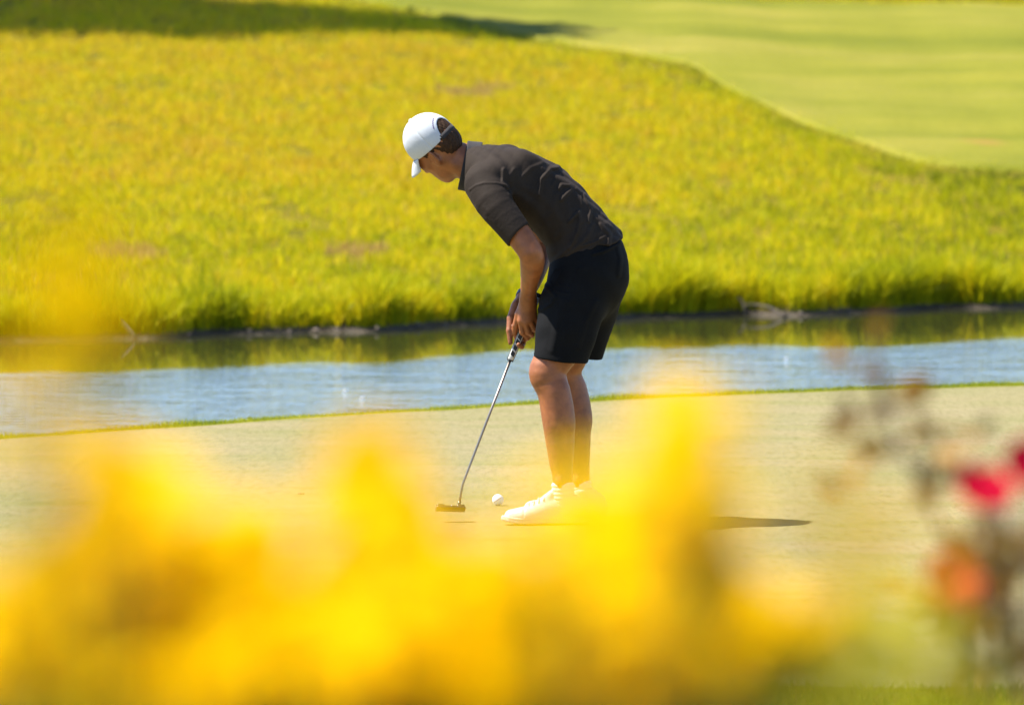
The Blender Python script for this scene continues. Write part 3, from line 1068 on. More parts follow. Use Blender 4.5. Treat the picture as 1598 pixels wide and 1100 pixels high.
def shoe_upper_sdf(fr):
    def fn(p):
        q = shoe_local(p, fr)
        x, y, z = q[:, 0], q[:, 1], q[:, 2]
        rows = [(0.006, 0, 0.046, 0.050, 0.034), (0.06, 0, 0.046, 0.055, 0.037), (0.115, 0.002, 0.044, 0.053, 0.040), (0.165, 0.003, 0.036, 0.046, 0.045), (0.215, 0.002, 0.030, 0.036, 0.047), (0.262, -0.002, 0.026, 0.030, 0.038)]
        d = loft(q, rows, (0, 1, 0), 12)
        d = smax(d, 0.018 - z, 0.004)
        # ankle opening
        col = rcone(q, V3(0.060, 0, 0.05), V3(0.055, 0, 0.20), 0.026, 0.050)
        d = smin(d, rcone(q, V3(0.045, 0, 0.06), V3(0.050, 0, 0.092), 0.043, 0.046), 0.02)
        d = smax(d, -np.maximum(rcone(q, V3(0.055, 0, 0.07), V3(0.052, 0, 0.16), 0.036, 0.046), 0.075 - z), 0.006)
        d = smax(d, z - 0.108, 0.006)
        # tongue
        d = smin(d, rcone(q, V3(0.150, 0.002, 0.070), V3(0.100, 0.002, 0.112), 0.022, 0.018), 0.012)
        # toe-cap line and saddle panel
        d = d + 0.0022 * np.exp(-((x - 0.215 - 3.0 * y * y) / 0.003) ** 2) * (z > 0.03)
        d = d + 0.0020 * np.exp(-((x - 0.06 - 0.5 * (z - 0.02)) / 0.003) ** 2)
        return d
    return fn

def shoe_sole_sdf(fr):
    def fn(p):
        q = shoe_local(p, fr)
        x, y, z = q[:, 0], q[:, 1], q[:, 2]
        hw = np.interp(x, [-0.04, -0.030, -0.01, 0.05, 0.11, 0.19, 0.24, 0.28, 0.300, 0.306], [0.0, 0.016, 0.034, 0.041, 0.040, 0.051, 0.049, 0.036, 0.017, 0.0]).astype(np.float32)
        lift = 0.012 * np.clip((x - 0.22) / 0.08, 0, 1) ** 2
        d2 = np.maximum(np.abs(y) - hw, np.maximum(-0.035 - x, x - 0.304))
        dz = np.maximum(z - 0.028 - lift * 0.6, 0.0045 + lift - z)
        d = smax(d2, dz, 0.008)
        d = d + 0.0018 * np.exp(-((z - 0.017 - lift) / 0.0028) ** 2)
        # cleats
        for cx, cy in ((0.02, 0.018), (0.02, -0.018), (0.15, 0.028), (0.15, -0.028), (0.21, 0.026), (0.21, -0.026), (0.25, 0.0)):
            d = np.minimum(d, rcone(q, V3(cx, cy, 0.012), V3(cx, cy, 0.006), 0.007, 0.0055))
        return d
    return fn

def sock_sdf(L):
    a = L[8][0]
    up = nrm(L[7][0] - L[8][0])
    c0 = a - up * 0.03
    def fn(p):
        d = rcone(p, c0 - up * 0.03, c0 + up * 0.040, 0.041, 0.0405)
        d = smax(d, plane(p, c0 + up * 0.030, up), 0.005)
        t = plane(p, c0, up)
        return d - 0.0015 * np.sin(t * 420)
    return fn, c0

def tube_mesh(name, pts, rads, seg=12):
    pts = [Vector(p) for p in pts]
    V, F = [], []
    prev = None
    for i, p in enumerate(pts):
        t = (pts[min(i + 1, len(pts) - 1)] - pts[max(i - 1, 0)]).normalized()
        if prev is None:
            a = t.orthogonal().normalized()
        else:
            a = (prev - t * prev.dot(t)).normalized()
        prev = a
        b = t.cross(a)
        for s in range(seg):
            w = 2 * math.pi * s / seg
            V.append(p + (a * math.cos(w) + b * math.sin(w)) * rads[i])
    n = len(pts)
    for i in range(n - 1):
        for s in range(seg):
            F.append((i * seg + s, i * seg + (s + 1) % seg, (i + 1) * seg + (s + 1) % seg, (i + 1) * seg + s))
    me = bpy.data.meshes.new(name)
    F2 = [tuple(f) for f in F] + [tuple(range(seg))[::-1], tuple((n - 1) * seg + s for s in range(seg))]
    me.from_pydata([tuple(v) for v in V], [], F2)
    me.update()
    return me

def golfer_materials():
    G = {}
    nt = NT('skin')
    c = nt.coord('Object')
    n1 = nt.noise(28.0, 4, 0.6, c)
    n2 = nt.noise(420.0, 2, 0.6, c)
    n3 = nt.noise(7.0, 2, 0.5, c)
    base = nt.ramp(n1, [(0.3, (0.205, 0.064, 0.017)), (0.6, (0.29, 0.096, 0.026)), (0.8, (0.345, 0.124, 0.038))])
    base = nt.mix(0.6, base, nt.ramp(n3, [(0.35, (0.85, 0.80, 0.76)), (0.65, (1.08, 1.04, 1.0))]), 'MULTIPLY')
    b = nt.bsdf(base, 0.48, nt.bump(n2, 0.25, 0.0012))
    b.inputs['Subsurface Weight'].default_value = 0.06
    b.inputs['Subsurface Radius'].default_value = (0.012, 0.005, 0.003)
    b.inputs['Subsurface Scale'].default_value = 1.0
    G['skin'] = nt.done(b)

    def cloth(name, c0, c1, rough=0.9, sheen=0.25, wv=900.0, bump=0.25, sc=(0.5, 0.45, 0.4), spec=0.25):
        nt = NT(name)
        c = nt.coord('Object')
        n1 = nt.noise(9.0, 4, 0.6, c)
        n2 = nt.noise(wv, 2, 0.6, c)
        n3 = nt.noise(38.0, 3, 0.6, c, 0.6)
        base = nt.ramp(n1, [(0.3, c0), (0.7, c1)])
        base = nt.mix(0.5, base, nt.ramp(n2, [(0.35, (0.75, 0.75, 0.75)), (0.65, (1.2, 1.2, 1.2))]), 'MULTIPLY')
        h = nt.n('ShaderNodeMath', operation='MULTIPLY_ADD', inp={0: n2, 1: 0.25, 2: n3})
        b = nt.bsdf(base, rough, nt.bump(h.outputs[0], bump, 0.006))
        b.inputs['Sheen Weight'].default_value = sheen
        b.inputs['Sheen Roughness'].default_value = 0.4
        b.inputs['Sheen Tint'].default_value = sc + (1.0,)
        b.inputs['Specular IOR Level'].default_value = spec
        return nt.done(b)
    G['polo'] = cloth('charcoal_polo', (0.024, 0.018, 0.014), (0.033, 0.025, 0.020), 0.75, 0.03, 900, 0.25, (0.62, 0.52, 0.46), spec=0.06)
    G['collar'] = cloth('dark_collar', (0.022, 0.020, 0.022), (0.034, 0.031, 0.032), 0.85, 0.15)
    G['shorts'] = cloth('black_shorts', (0.005, 0.005, 0.0055), (0.008, 0.008, 0.0085), 0.8, 0.0, 700, 0.2, (0.4, 0.45, 0.5), spec=0.08)
    G['white'] = cloth('white_cap', (0.46, 0.48, 0.52), (0.52, 0.54, 0.57), 0.85, 0.0, 700, 0.12)
    G['shoe'] = cloth('white_leather', (0.60, 0.59, 0.57), (0.65, 0.64, 0.62), 0.45, 0.0, 300, 0.05)
    G['sole'] = cloth('off_white_sole', (0.52, 0.48, 0.44), (0.58, 0.54, 0.50), 0.6, 0.0, 300, 0.05)
    G['sock'] = cloth('sock', (0.72, 0.69, 0.62), (0.78, 0.76, 0.70), 0.95, 0.1, 600, 0.3)
    nt = NT('brown_hair')
    c = nt.coord('Object', (260, 260, 60))
    n1 = nt.noise(1.0, 4, 0.7, c)
    b = nt.bsdf(nt.ramp(n1, [(0.3, (0.014, 0.007, 0.004)), (0.6, (0.065, 0.032, 0.015)), (0.8, (0.16, 0.085, 0.04))]), 0.65, nt.bump(n1, 0.8, 0.004))
    b.inputs['Specular IOR Level'].default_value = 0.12
    G['hair'] = nt.done(b)
    def plain(name, col, rough=0.5, metal=0.0):
        nt = NT(name)
        c = nt.coord('Object')
        n = nt.noise(160.0, 3, 0.6, c)
        base = nt.mix(0.35, col, nt.ramp(n, [(0.3, tuple(x * 0.7 for x in col)), (0.7, tuple(min(1, x * 1.2) for x in col))]))
        b = nt.bsdf(base, rough)
        b.inputs['Metallic'].default_value = metal
        return nt.done(b)
    G['plain'] = plain
    G['band'] = plain('navy_band', (0.02, 0.025, 0.06), 0.5)
    G['purple'] = plain('purple_thread', (0.10, 0.03, 0.18), 0.8)
    G['eye'] = plain('eyeball', (0.75, 0.73, 0.70), 0.2)
    G['iris'] = plain('iris', (0.06, 0.04, 0.03), 0.2)
    return G

def ellipsoid_mesh(name, c, ax, rad, seg=16):
    bm = bmesh.new()
    bmesh.ops.create_uvsphere(bm, u_segments=seg, v_segments=seg // 2 + 2, radius=1)
    for v in bm.verts:
        q = np.array(v.co) * np.array(rad)
        v.co = Vector(np.asarray(c) + np.asarray(ax).T @ q)
    me = bpy.data.meshes.new(name)
    bm.to_mesh(me)
    bm.free()
    return me

def build_golfer():
    G = golfer_materials()
    H = 0.0035
    lo = np.array([P(615, 300, 0)[0], GD - 0.36, 0.03])
    hi = np.array([P(1000, 300, 0)[0], GD + 0.34, 1.48])
    person = sdf_object('person', body_sdf, lo, hi, H, None, G['skin'])
    tag(person, 'golfer in white cap, dark polo shirt and black shorts bending over a putter', 'person')
    sh = sdf_object('polo_shirt', shirt_sdf, [P(715, 300)[0], GD - 0.36, P(0, 440)[2]], [P(990, 300)[0], GD + 0.34, P(0, 205)[2]], H, person, G['polo'])
    sh['label'] = 'charcoal short sleeved polo shirt with creased back'
    sdf_object('collar', collar_sdf, COL_C - 0.15, COL_C + 0.15, 0.003, sh, G['collar'])
    so = sdf_object('shorts', shorts_sdf, [P(820, 300)[0], GD - 0.30, P(0, 590)[2]], [P(1000, 300)[0], GD + 0.30, P(0, 360)[2]], H, person, G['shorts'])
    so['label'] = 'black knee length shorts'
    cap = sdf_object('cap', cap_sdf, HC - 0.17, HC + 0.17, 0.0028, person, G['white'])
    cap['label'] = 'white baseball cap with arched opening at the back'
    # visor: a curved plate growing from the front rim
    V, F = [], []
    nu, nv = 22, 8
    for j in range(nv + 1):
        t = j / nv
        for i in range(nu + 1):
            s = -1 + 2 * i / nu
            a = s * 1.12
            f0 = CAP_R[1] * math.cos(a) * 1.015 - 0.004
            r0 = CAP_R[2] * math.sin(a) * 1.015
            ext = 0.074 * (1 - 0.55 * abs(s) ** 2.6) * t
            f = f0 + ext * (0.96 if abs(s) < 0.98 else 0.9)
            r = r0 * (1 + 0.05 * t)
            u = float(rim_u(np.array(f0), np.array(r0))) + 0.004 - 0.30 * ext - 0.022 * t * s * s - 0.25 * ext * t
            V.append(hl(u, f, r))
    for j in range(nv):
        for i in range(nu):
            k = j * (nu + 1) + i
            F.append((k, k + 1, k + nu + 2, k + nu + 1))
    me = mesh_np('visor', np.array(V), np.array(F))
    vis = link('visor', me, cap, G['white'])
    md = vis.modifiers.new('thick', 'SOLIDIFY')
    md.thickness = 0.004
    md.offset = 0
    # strap across the arch, top button
    pts = [hl(0.010, CAP_C[1] - CAP_R[1] * 1.0 * math.cos(a), CAP_R[2] * 1.0 * math.sin(a)) for a in np.linspace(-0.62, 0.62, 14)]
    SV, SF = [], []
    for k, q in enumerate(pts):
        SV += [q - HU * 0.010, q + HU * 0.010]
        if k:
            SF.append((2 * k - 2, 2 * k, 2 * k + 1, 2 * k - 1))
    st = link('strap', mesh_np('strap', np.array(SV), np.array(SF)), cap, G['collar'])
    md = st.modifiers.new('thick', 'SOLIDIFY')
    md.thickness = 0.003
    link('button', ellipsoid_mesh('button', hl(CAP_C[0] + CAP_R[0], CAP_C[1], 0), HAX, (0.004, 0.008, 0.008)), cap, G['white'])
    # stitched marks above the arch
    for k, a in enumerate(np.linspace(-0.95, -0.25, 6)):
        u = 0.020 + 0.064 * math.cos(a)
        r = 0.056 * math.sin(a)
        kk = math.sqrt(max(0, 1 - ((u - CAP_C[0]) / CAP_R[0]) ** 2 - (r / CAP_R[2]) ** 2))
        link('stitching', ellipsoid_mesh('stitching', hl(u, CAP_C[1] - CAP_R[1] * kk, r), HAX, (0.0042, 0.0015, 0.0022), 8), cap, G['purple'])
    hair = sdf_object('hair', hair_sdf, HC - 0.15, HC + 0.15, 0.0028, person, G['hair'])
    hair['label'] = 'short brown hair showing below and through the cap'
    for s in (-1, 1):
        ey = link('eye', ellipsoid_mesh('eye', hl(-0.003, 0.082, 0.031 * s), HAX, (0.0115, 0.0115, 0.0115)), person, G['eye'])
        link('iris', ellipsoid_mesh('iris', hl(-0.003, 0.0895, 0.031 * s), HAX, (0.005, 0.0048, 0.005)), ey, G['iris'])
        link('eyebrow', tube_mesh('eyebrow', [hl(0.018, 0.100, 0.012 * s), hl(0.022, 0.096, 0.030 * s), hl(0.016, 0.080, 0.050 * s)], [0.003, 0.0035, 0.002], 8), person, G['hair'])
    for fr, L in zip(shoe_frames(), (LEG_L, LEG_R)):
        b, dv, sv = fr
        c = b + dv * 0.13
        lo, hi = c + np.array([-0.22, -0.22, -0.01]), c + np.array([0.22, 0.22, 0.15])
        sho = sdf_object('shoe', shoe_upper_sdf(fr), lo, hi, 0.0032, person, G['shoe'])
        sdf_object('sole', shoe_sole_sdf(fr), lo, hi, 0.0032, sho, G['sole'])
        for k in range(4):
            x, z = 0.128 + 0.018 * k, 0.098 - 0.0085 * k
            pts = [b + dv * (x + 0.004 * abs(t)) + sv * 0.026 * t + np.array([0, 0, z + 0.006 - 0.016 * t * t]) for t in np.linspace(-1, 1, 7)]
            link('lace', tube_mesh('lace', pts, [0.0028] * 7, 6), sho, G['sole'])
        fn, c0 = sock_sdf(L)
        sdf_object('sock', fn, c0 - 0.09, c0 + 0.09, 0.0032, person, G['sock'])
    # watch band on the far wrist
    w0 = P(818, 466, 0.065)
    axw = nrm(P(834, 432, 0.14) - w0)
    def wb(p):
        q = p - w0.astype(np.float32)
        t = q @ axw.astype(np.float32)
        rad = np.sqrt(np.maximum((q * q).sum(1) - t * t, 0))
        return smax(np.abs(rad - 0.0310) - 0.003, np.abs(t - 0.012) - 0.011, 0.002)
    sdf_object('wristband', wb, w0 - 0.06, w0 + 0.06, 0.0025, person, G['band'])
    return G, person

# ================================================================== putter, ball and small things
def bm_box(bm, c, s, rot=None, bevel=0.0):
    r = bmesh.ops.create_cube(bm, size=1.0)
    vs = r['verts']
    for v in vs:
        v.co = Vector((v.co.x * s[0], v.co.y * s[1], v.co.z * s[2]))
    if bevel > 0:
        es = list({e for v in vs for e in v.link_edges})
        rb = bmesh.ops.bevel(bm, geom=es, offset=bevel, segments=2, affect='EDGES', profile=0.6)
        vs = list({v for f in rb['faces'] for v in f.verts} | {v for v in vs if v.is_valid})
    for v in vs:
        q = Vector(v.co)
        if rot is not None:
            q = rot @ q
        v.co = q + Vector(c)

def bm_mesh(name, bm):
    me = bpy.data.meshes.new(name)
    bmesh.ops.recalc_face_normals(bm, faces=bm.faces)
    bm.to_mesh(me)
    bm.free()
    return me

def build_putter(G):
    plain = G['plain']
    steel = plain('brushed_steel', (0.30, 0.25, 0.21), 0.42, 1.0)
    dark = plain('smoked_steel', (0.15, 0.13, 0.095), 0.36, 1.0)
    gripm = plain('pale_grip', (0.60, 0.58, 0.52), 0.6)
    black = plain('black_rubber', (0.012, 0.012, 0.013), 0.6)
    white = plain('white_paint', (0.80, 0.80, 0.78), 0.5)
    hc = P(703, 791.5, -0.06)
    pt = empty('putter', (hc[0], hc[1], hc[2] - 0.014))
    tag(pt, 'steel blade putter with pale grip held just above the green', 'putter')
    R = Matrix.Rotation(math.radians(9), 3, 'Z') @ Matrix.Rotation(math.radians(2.0), 3, 'Y') @ Matrix.Rotation(math.radians(-34), 3, 'X')
    def at(x, y, z):
        return Vector(hc) + R @ Vector((x, y, z))
    bm = bmesh.new()
    bm_box(bm, at(0, 0.010, 0.001), (0.108, 0.007, 0.025), R, 0.0025)         # face
    bm_box(bm, at(0, -0.007, -0.0090), (0.107, 0.030, 0.0065), R, 0.0025)     # sole flange
    bm_box(bm, at(-0.037, -0.004, -0.0005), (0.028, 0.022, 0.013), R, 0.003)  # toe weight
    bm_box(bm, at(0.037, -0.004, -0.0005), (0.028, 0.022, 0.013), R, 0.003)   # heel weight
    bm_box(bm, at(0.0, -0.001, -0.0040), (0.048, 0.012, 0.006), R, 0.0015)    # cavity step
    hd = link('head', bm_mesh('head', bm), pt, dark)
    bm = bmesh.new()
    bm_box(bm, at(0.0, -0.014, -0.0045), (0.0022, 0.016, 0.0035), R)
    link('alignment_line', bm_mesh('alignment_line', bm), hd, white)
    bm = bmesh.new()
    bm_box(bm, at(-0.010, 0.0052, 0.000), (0.022, 0.004, 0.009), R, 0.001)
    link('insert', bm_mesh('insert', bm), hd, steel)
    top = np.array(at(0.033, 0.008, 0.012))
    bend = P(721.5, 757, -0.052)
    g0 = GRIP_BOT
    link('hosel', tube_mesh('hosel', [top - (bend - top) * 0.06, top + (bend - top) * 0.22], [0.0062, 0.0058], 14), pt, dark)
    c2 = bend + (bend - top) * 0.25
    pts = [top, top + (bend - top) * 0.45, bend * 0.7 + top * 0.3, bend + (g0 - bend) * 0.015, bend + (g0 - bend) * 0.06, bend + (g0 - bend) * 0.5, g0 + (GRIP_TOP - g0) * 0.05]
    link('shaft', tube_mesh('shaft', pts, [0.0046, 0.0044, 0.0042, 0.0042, 0.0042, 0.0046, 0.0048], 14), pt, steel)
    ax = GRIP_TOP - g0
    gp = [g0 + ax * t for t in (0.0, 0.02, 0.1, 0.3, 0.6, 0.9, 0.985, 1.0)]
    gr = link('grip', tube_mesh('grip', gp, [0.0105, 0.0122, 0.0124, 0.0126, 0.0132, 0.0142, 0.0142, 0.012], 18), pt, gripm)
    link('grip_cap', tube_mesh('grip_cap', [g0 - ax * 0.012, g0 + ax * 0.006], [0.0118, 0.0128], 18), gr, black)
    link('butt_cap', tube_mesh('butt_cap', [g0 + ax * 0.985, g0 + ax * 1.02, g0 + ax * 1.045], [0.0150, 0.0150, 0.010], 18), gr, black)
    # black printed panels with pale slashes on the side of the grip that faces the camera
    A = nrm(ax)
    N = np.array([0, -1.0, 0]) - A * (-A[1])
    N = nrm(N)
    S = np.cross(A, N)
    Rg = Matrix((tuple(S), tuple(N), tuple(A))).transposed()
    for t in (0.10, 0.19, 0.28, 0.36):
        c = g0 + ax * t + N * 0.0105
        bm = bmesh.new()
        bm_box(bm, (0, 0, 0), (0.0150, 0.0060, 0.0165), None, 0.0)
        for v in bm.verts:
            v.co.z += v.co.x * -0.45
            v.co = Rg @ v.co + Vector(c)
        link('panel', bm_mesh('panel', bm), gr, black, False)
    for sg in (-1, 1):
        link('edge_line', tube_mesh('edge_line', [g0 + ax * t + S * sg * 0.0112 + N * 0.0052 for t in (0.0, 0.5)], [0.0012, 0.0012], 6), gr, black)
    return pt

def build_ball(G):
    x = P(777, 780, 0.71)
    c = Vector((x[0], x[1], 0.02135))
    bm = bmesh.new()
    bmesh.ops.create_icosphere(bm, subdivisions=5, radius=0.02135)
    n = 330
    k = np.arange(n) + 0.5
    ph = np.arccos(1 - 2 * k / n)
    th = math.pi * (1 + 5 ** 0.5) * k
    dm = np.stack([np.cos(th) * np.sin(ph), np.sin(th) * np.sin(ph), np.cos(ph)], 1)
    V = np.array([v.co for v in bm.verts])
    U = V / np.linalg.norm(V, axis=1)[:, None]
    ang = np.arccos(np.clip((U @ dm.T).max(1), -1, 1))
    rad = 0.02135 - 0.00045 * np.clip(1 - (ang / 0.085) ** 2, 0, 1)
    for v, u, r in zip(bm.verts, U, rad):
        v.co = Vector(u * r) + c
    nt = NT('ball_white')
    nn = nt.noise(90.0, 2, 0.5, nt.coord('Object'))
    b = nt.bsdf(nt.ramp(nn, [(0.3, (0.78, 0.79, 0.80)), (0.7, (0.86, 0.86, 0.86))]), 0.3)
    ball = link('golf_ball', bm_mesh('golf_ball', bm), None, nt.done(b))
    tag(ball, 'white golf ball rolling on the green beyond the putter', 'golf ball')
    # printed line round the near side
    d0 = nrm((-0.62, -0.70, -0.35))
    d1 = nrm((0.55, -0.70, 0.45))
    pts = []
    for t in np.linspace(0, 1, 14):
        q = nrm(d0 * (1 - t) + d1 * t)
        pts.append(np.array(c) + q * 0.0214)
    link('printed_line', tube_mesh('printed_line', pts, [0.0007] * 14, 6), ball, G['band'])
    return ball

def rock_mesh(name, r, seed):
    rg = np.random.default_rng(seed)
    bm = bmesh.new()
    bmesh.ops.create_icosphere(bm, subdivisions=2, radius=1.0)
    d = rg.normal(0, 1, (5, 3))
    for v in bm.verts:
        u = np.array(v.co)
        s = 1 + 0.16 * math.sin(u @ d[0] * 2.2) + 0.12 * math.sin(u @ d[1] * 3.1 + 1)
        v.co = Vector(u * s * r * np.array([1.25, 0.95, 0.62]))
    return bm_mesh(name, bm)

def build_bank_things(G):
    nt = NT('pale_stone')
    c = nt.coord('Object')
    n = nt.noise(40, 4, 0.6, c)
    stone = nt.done(nt.bsdf(nt.ramp(n, [(0.3, (0.10, 0.075, 0.055)), (0.7, (0.30, 0.23, 0.18))]), 0.7, nt.bump(n, 0.6, 0.01)))
    nt = NT('weathered_wood')
    c = nt.coord('Object', (30, 30, 8))
    n = nt.noise(1.0, 4, 0.6, c)
    wood = nt.done(nt.bsdf(nt.ramp(n, [(0.3, (0.03, 0.022, 0.015)), (0.7, (0.10, 0.075, 0.05))]), 0.8, nt.bump(n, 0.6, 0.006)))
    ms = [rock_mesh('stone', 1.0, s) for s in (1, 2, 3)]
    for m in ms:
        m.materials.append(stone)
        m.polygons.foreach_set('use_smooth', np.ones(len(m.polygons), dtype=bool))
    rg = random.Random(4)
    spots = [296, 388, 452, 492, 526, 588, 652, 694, 740, 1250, 1325, 1398, 1470, 1560]
    for k, px in enumerate(spots):
        d = 48.0
        for _ in range(6):
            x = (px - 799) / FPX * d
            d = float(s_edge(x)) + 0.02
        big = 0.7 + 0.9 * rg.random()
        s = 0.011 * big
        o = link('stone', ms[k % 3], None, None, False)
        o.location = (x, d + rg.uniform(-0.05, 0.07), WATER_Z + 0.012 + rg.uniform(0, 0.02))
        o.scale = (s * rg.uniform(0.9, 1.9), s, s * rg.uniform(0.8, 1.4))
        o.rotation_euler = (0, 0, rg.uniform(0, 6.28))
        ordn = ['leftmost', 'second from the left', 'third from the left', 'fourth from the left', 'fifth from the left', 'sixth from the left', 'seventh from the left', 'eighth from the left', 'nearest left of the golfer', 'nearest right of the curved branch', 'fourth from the right', 'third from the right', 'second from the right', 'rightmost'][k]
        tag(o, 'small brownish stone at the far waterline, ' + ordn, 'stone', 'stones along the far waterline')
    def at_bank(px, py, off):
        d = 48.0
        for _ in range(6):
            x = (px - 799) / FPX * d
            d = float(s_edge(x)) + off
        return PD(px, py, d)
    pts = [(1163, 476), (1172, 475.5), (1184, 476.5), (1198, 479), (1210, 484), (1220, 491), (1227, 494)]
    P3 = [at_bank(a, b, -0.05 - 0.02 * k) for k, (a, b) in enumerate(pts)]
    br = link('fallen_branch', tube_mesh('fallen_branch', P3, [0.007, 0.008, 0.009, 0.010, 0.010, 0.011, 0.012], 10), None, wood)
    tag(br, 'curved bare grey branch arching over the far waterline', 'branch')
    P3 = [at_bank(a, b, o) for a, b, o in [(1152, 464, 0.05), (1159, 472, 0.0), (1163, 484, -0.03), (1164, 500, -0.05)]]
    br = link('dead_stem', tube_mesh('dead_stem', P3, [0.008, 0.010, 0.011, 0.008], 8), None, wood)
    tag(br, 'thin dead stem dipping into the water beside the curved branch', 'stem')
    P3 = [at_bank(a, b, o) for a, b, o in [(186, 498, 0.06), (197, 510, 0.0), (206, 521, -0.05), (213, 533, -0.1)]]
    br = link('driftwood_stick', tube_mesh('driftwood_stick', P3, [0.005, 0.008, 0.008, 0.005], 8), None, wood)
    tag(br, 'grey driftwood stick slanting into the water at the left of the far bank', 'stick')
    # white beads added on the pond to stand for sun sparkles
    nt = NT('glint')
    nn = nt.noise(30, 2, 0.5, nt.coord('Object'))
    glint = nt.done(nt.bsdf(nt.ramp(nn, [(0.3, (0.82, 0.84, 0.86)), (0.7, (0.9, 0.9, 0.9))]), 0.1))
    for px, py, lab in ((538, 610, 'left of the putter shaft, the farther one'), (565, 622, 'left of the putter shaft, the nearer one'), (1227, 560, 'on the water right of the golfer'), (245, 664, 'by the edge of the green at left')):
        q = on_z(px, py, WATER_Z)
        bm = bmesh.new()
        for k, (dx, dy, rr) in enumerate(((0, 0, 0.0075), (0.009, 0.005, 0.005), (-0.008, 0.006, 0.0045))):
            r2 = bmesh.ops.create_uvsphere(bm, u_segments=14, v_segments=8, radius=rr)
            for v in r2['verts']:
                v.co = Vector((v.co.x + q[0] + dx, v.co.y + q[1] + dy, v.co.z * 0.8 + WATER_Z + rr * 0.4))
        o = link('glint_beads', bm_mesh('glint_beads', bm), None, glint)
        tag(o, 'tiny white beads added as a sun sparkle ' + lab, 'glint')
    # dry crumbs on the green
    leafm = G['plain']('dry_leaf', (0.16, 0.09, 0.05), 0.8)
    for (px, py), lab, cat in (((470, 773), 'tiny dry leaf fragment on the green, the farther left one', 'leaf'), ((525, 787), 'tiny dry twig fragment on the green, nearer the putter', 'twig')):
        q = on_z(px, py, 0.0)
        bm = bmesh.new()
        for i in range(5):
            a = (i - 2) * 0.006
            w = 0.005 * (1 - (abs(i - 2) / 2.6) ** 2)
            bm.verts.new((q[0] + a, q[1] - w, 0.004 + 0.003 * (i % 2)))
            bm.verts.new((q[0] + a, q[1] + w, 0.007 + 0.002 * (i % 3)))
        bm.verts.ensure_lookup_table()
        for i in range(4):
            bm.faces.new([bm.verts[2 * i], bm.verts[2 * i + 2], bm.verts[2 * i + 3], bm.verts[2 * i + 1]])
        o = link('leaf_fragment' if cat == 'leaf' else 'twig_fragment', bm_mesh('fragment', bm), None, leafm)
        md = o.modifiers.new('thick', 'SOLIDIFY')
        md.thickness = 0.0015
        tag(o, lab, cat)

# ================================================================== foreground flowers
def petal_mesh(name, n, r, width, cup, rows=4, layers=1, seed=0):
    """a whole blossom: n petals per layer, each a curved grid"""
    rg = random.Random(seed)
    V, F = [], []
    for L in range(layers):
        rl = r * (1 - 0.22 * L)
        cl = cup + 0.42 * L
        for k in range(n):
            a = 2 * math.pi * (k + 0.5 * L) / n + rg.uniform(-0.12, 0.12)
            cu = cl + rg.uniform(-0.12, 0.12)
            base = len(V)
            for i in range(rows + 1):
                t = i / rows
                w = width * rl * math.sin(math.pi * min(0.16 + 0.70 * t, 0.93)) * (1.0 if t < 0.85 else 0.82)
                e = cu * (1.0 - 0.55 * t)
                d = rl * (0.10 + 0.90 * t) * math.cos(e)
                z = rl * (0.05 + 0.95 * t) * math.sin(e) + 0.05 * rl * L
                for s in (-1, 0, 1):
                    x, y = d, s * w
                    V.append((x * math.cos(a) - y * math.sin(a), x * math.sin(a) + y * math.cos(a), z + 0.12 * rl * abs(s) * t))
            for i in range(rows):
                for s in range(2):
                    q = base + i * 3 + s
                    F.append((q, q + 1, q + 4, q + 3))
    return mesh_np(name, np.array(V), np.array(F))

def leaves_mesh(name, pts, size, seed):
    """pts (n,3): one folded leaf at each point"""
    r = np.random.default_rng(seed)
    n = len(pts)
    L = size * r.uniform(0.6, 1.2, n)
    d = r.normal(0, 1, (n, 3))
    d[:, 2] = d[:, 2] * 0.6 + 0.25
    d /= np.linalg.norm(d, axis=1)[:, None]
    s = np.cross(d, r.normal(0, 1, (n, 3)))
    s /= np.linalg.norm(s, axis=1)[:, None]
    nn = np.cross(d, s)
    w = (L * 0.27)[:, None]
    L = L[:, None]
    V = np.stack([pts, pts + d * L * 0.45 + s * w + nn * w * 0.35, pts + d * L, pts + d * L * 0.45 - s * w + nn * w * 0.35, pts + d * L * 0.5], 1)
    b = np.arange(n)[:, None] * 5
    F = np.concatenate([b + np.array([[0, 4, 1]]), b + np.array([[1, 4, 2]]), b + np.array([[2, 4, 3]]), b + np.array([[3, 4, 0]])], 0)
    return mesh_np(name, V.reshape(-1, 3), F, {'tint': np.repeat(r.uniform(0, 1, n), 5)})

def stems_mesh(name, lines, r0, r1):
    bms = []
    V, F = [], []
    for pts in lines:
        m = len(pts)
        for i, p in enumerate(pts):
            rr = r0 + (r1 - r0) * i / (m - 1)
            for s in range(5):
                a = 2 * math.pi * s / 5
                V.append((p[0] + rr * math.cos(a), p[1] + rr * math.sin(a), p[2]))
        o = len(V) - m * 5
        for i in range(m - 1):
            for s in range(5):
                F.append((o + i * 5 + s, o + i * 5 + (s + 1) % 5, o + i * 5 + 5 + (s + 1) % 5, o + i * 5 + 5 + s))
    return mesh_np(name, np.array(V), np.array(F))

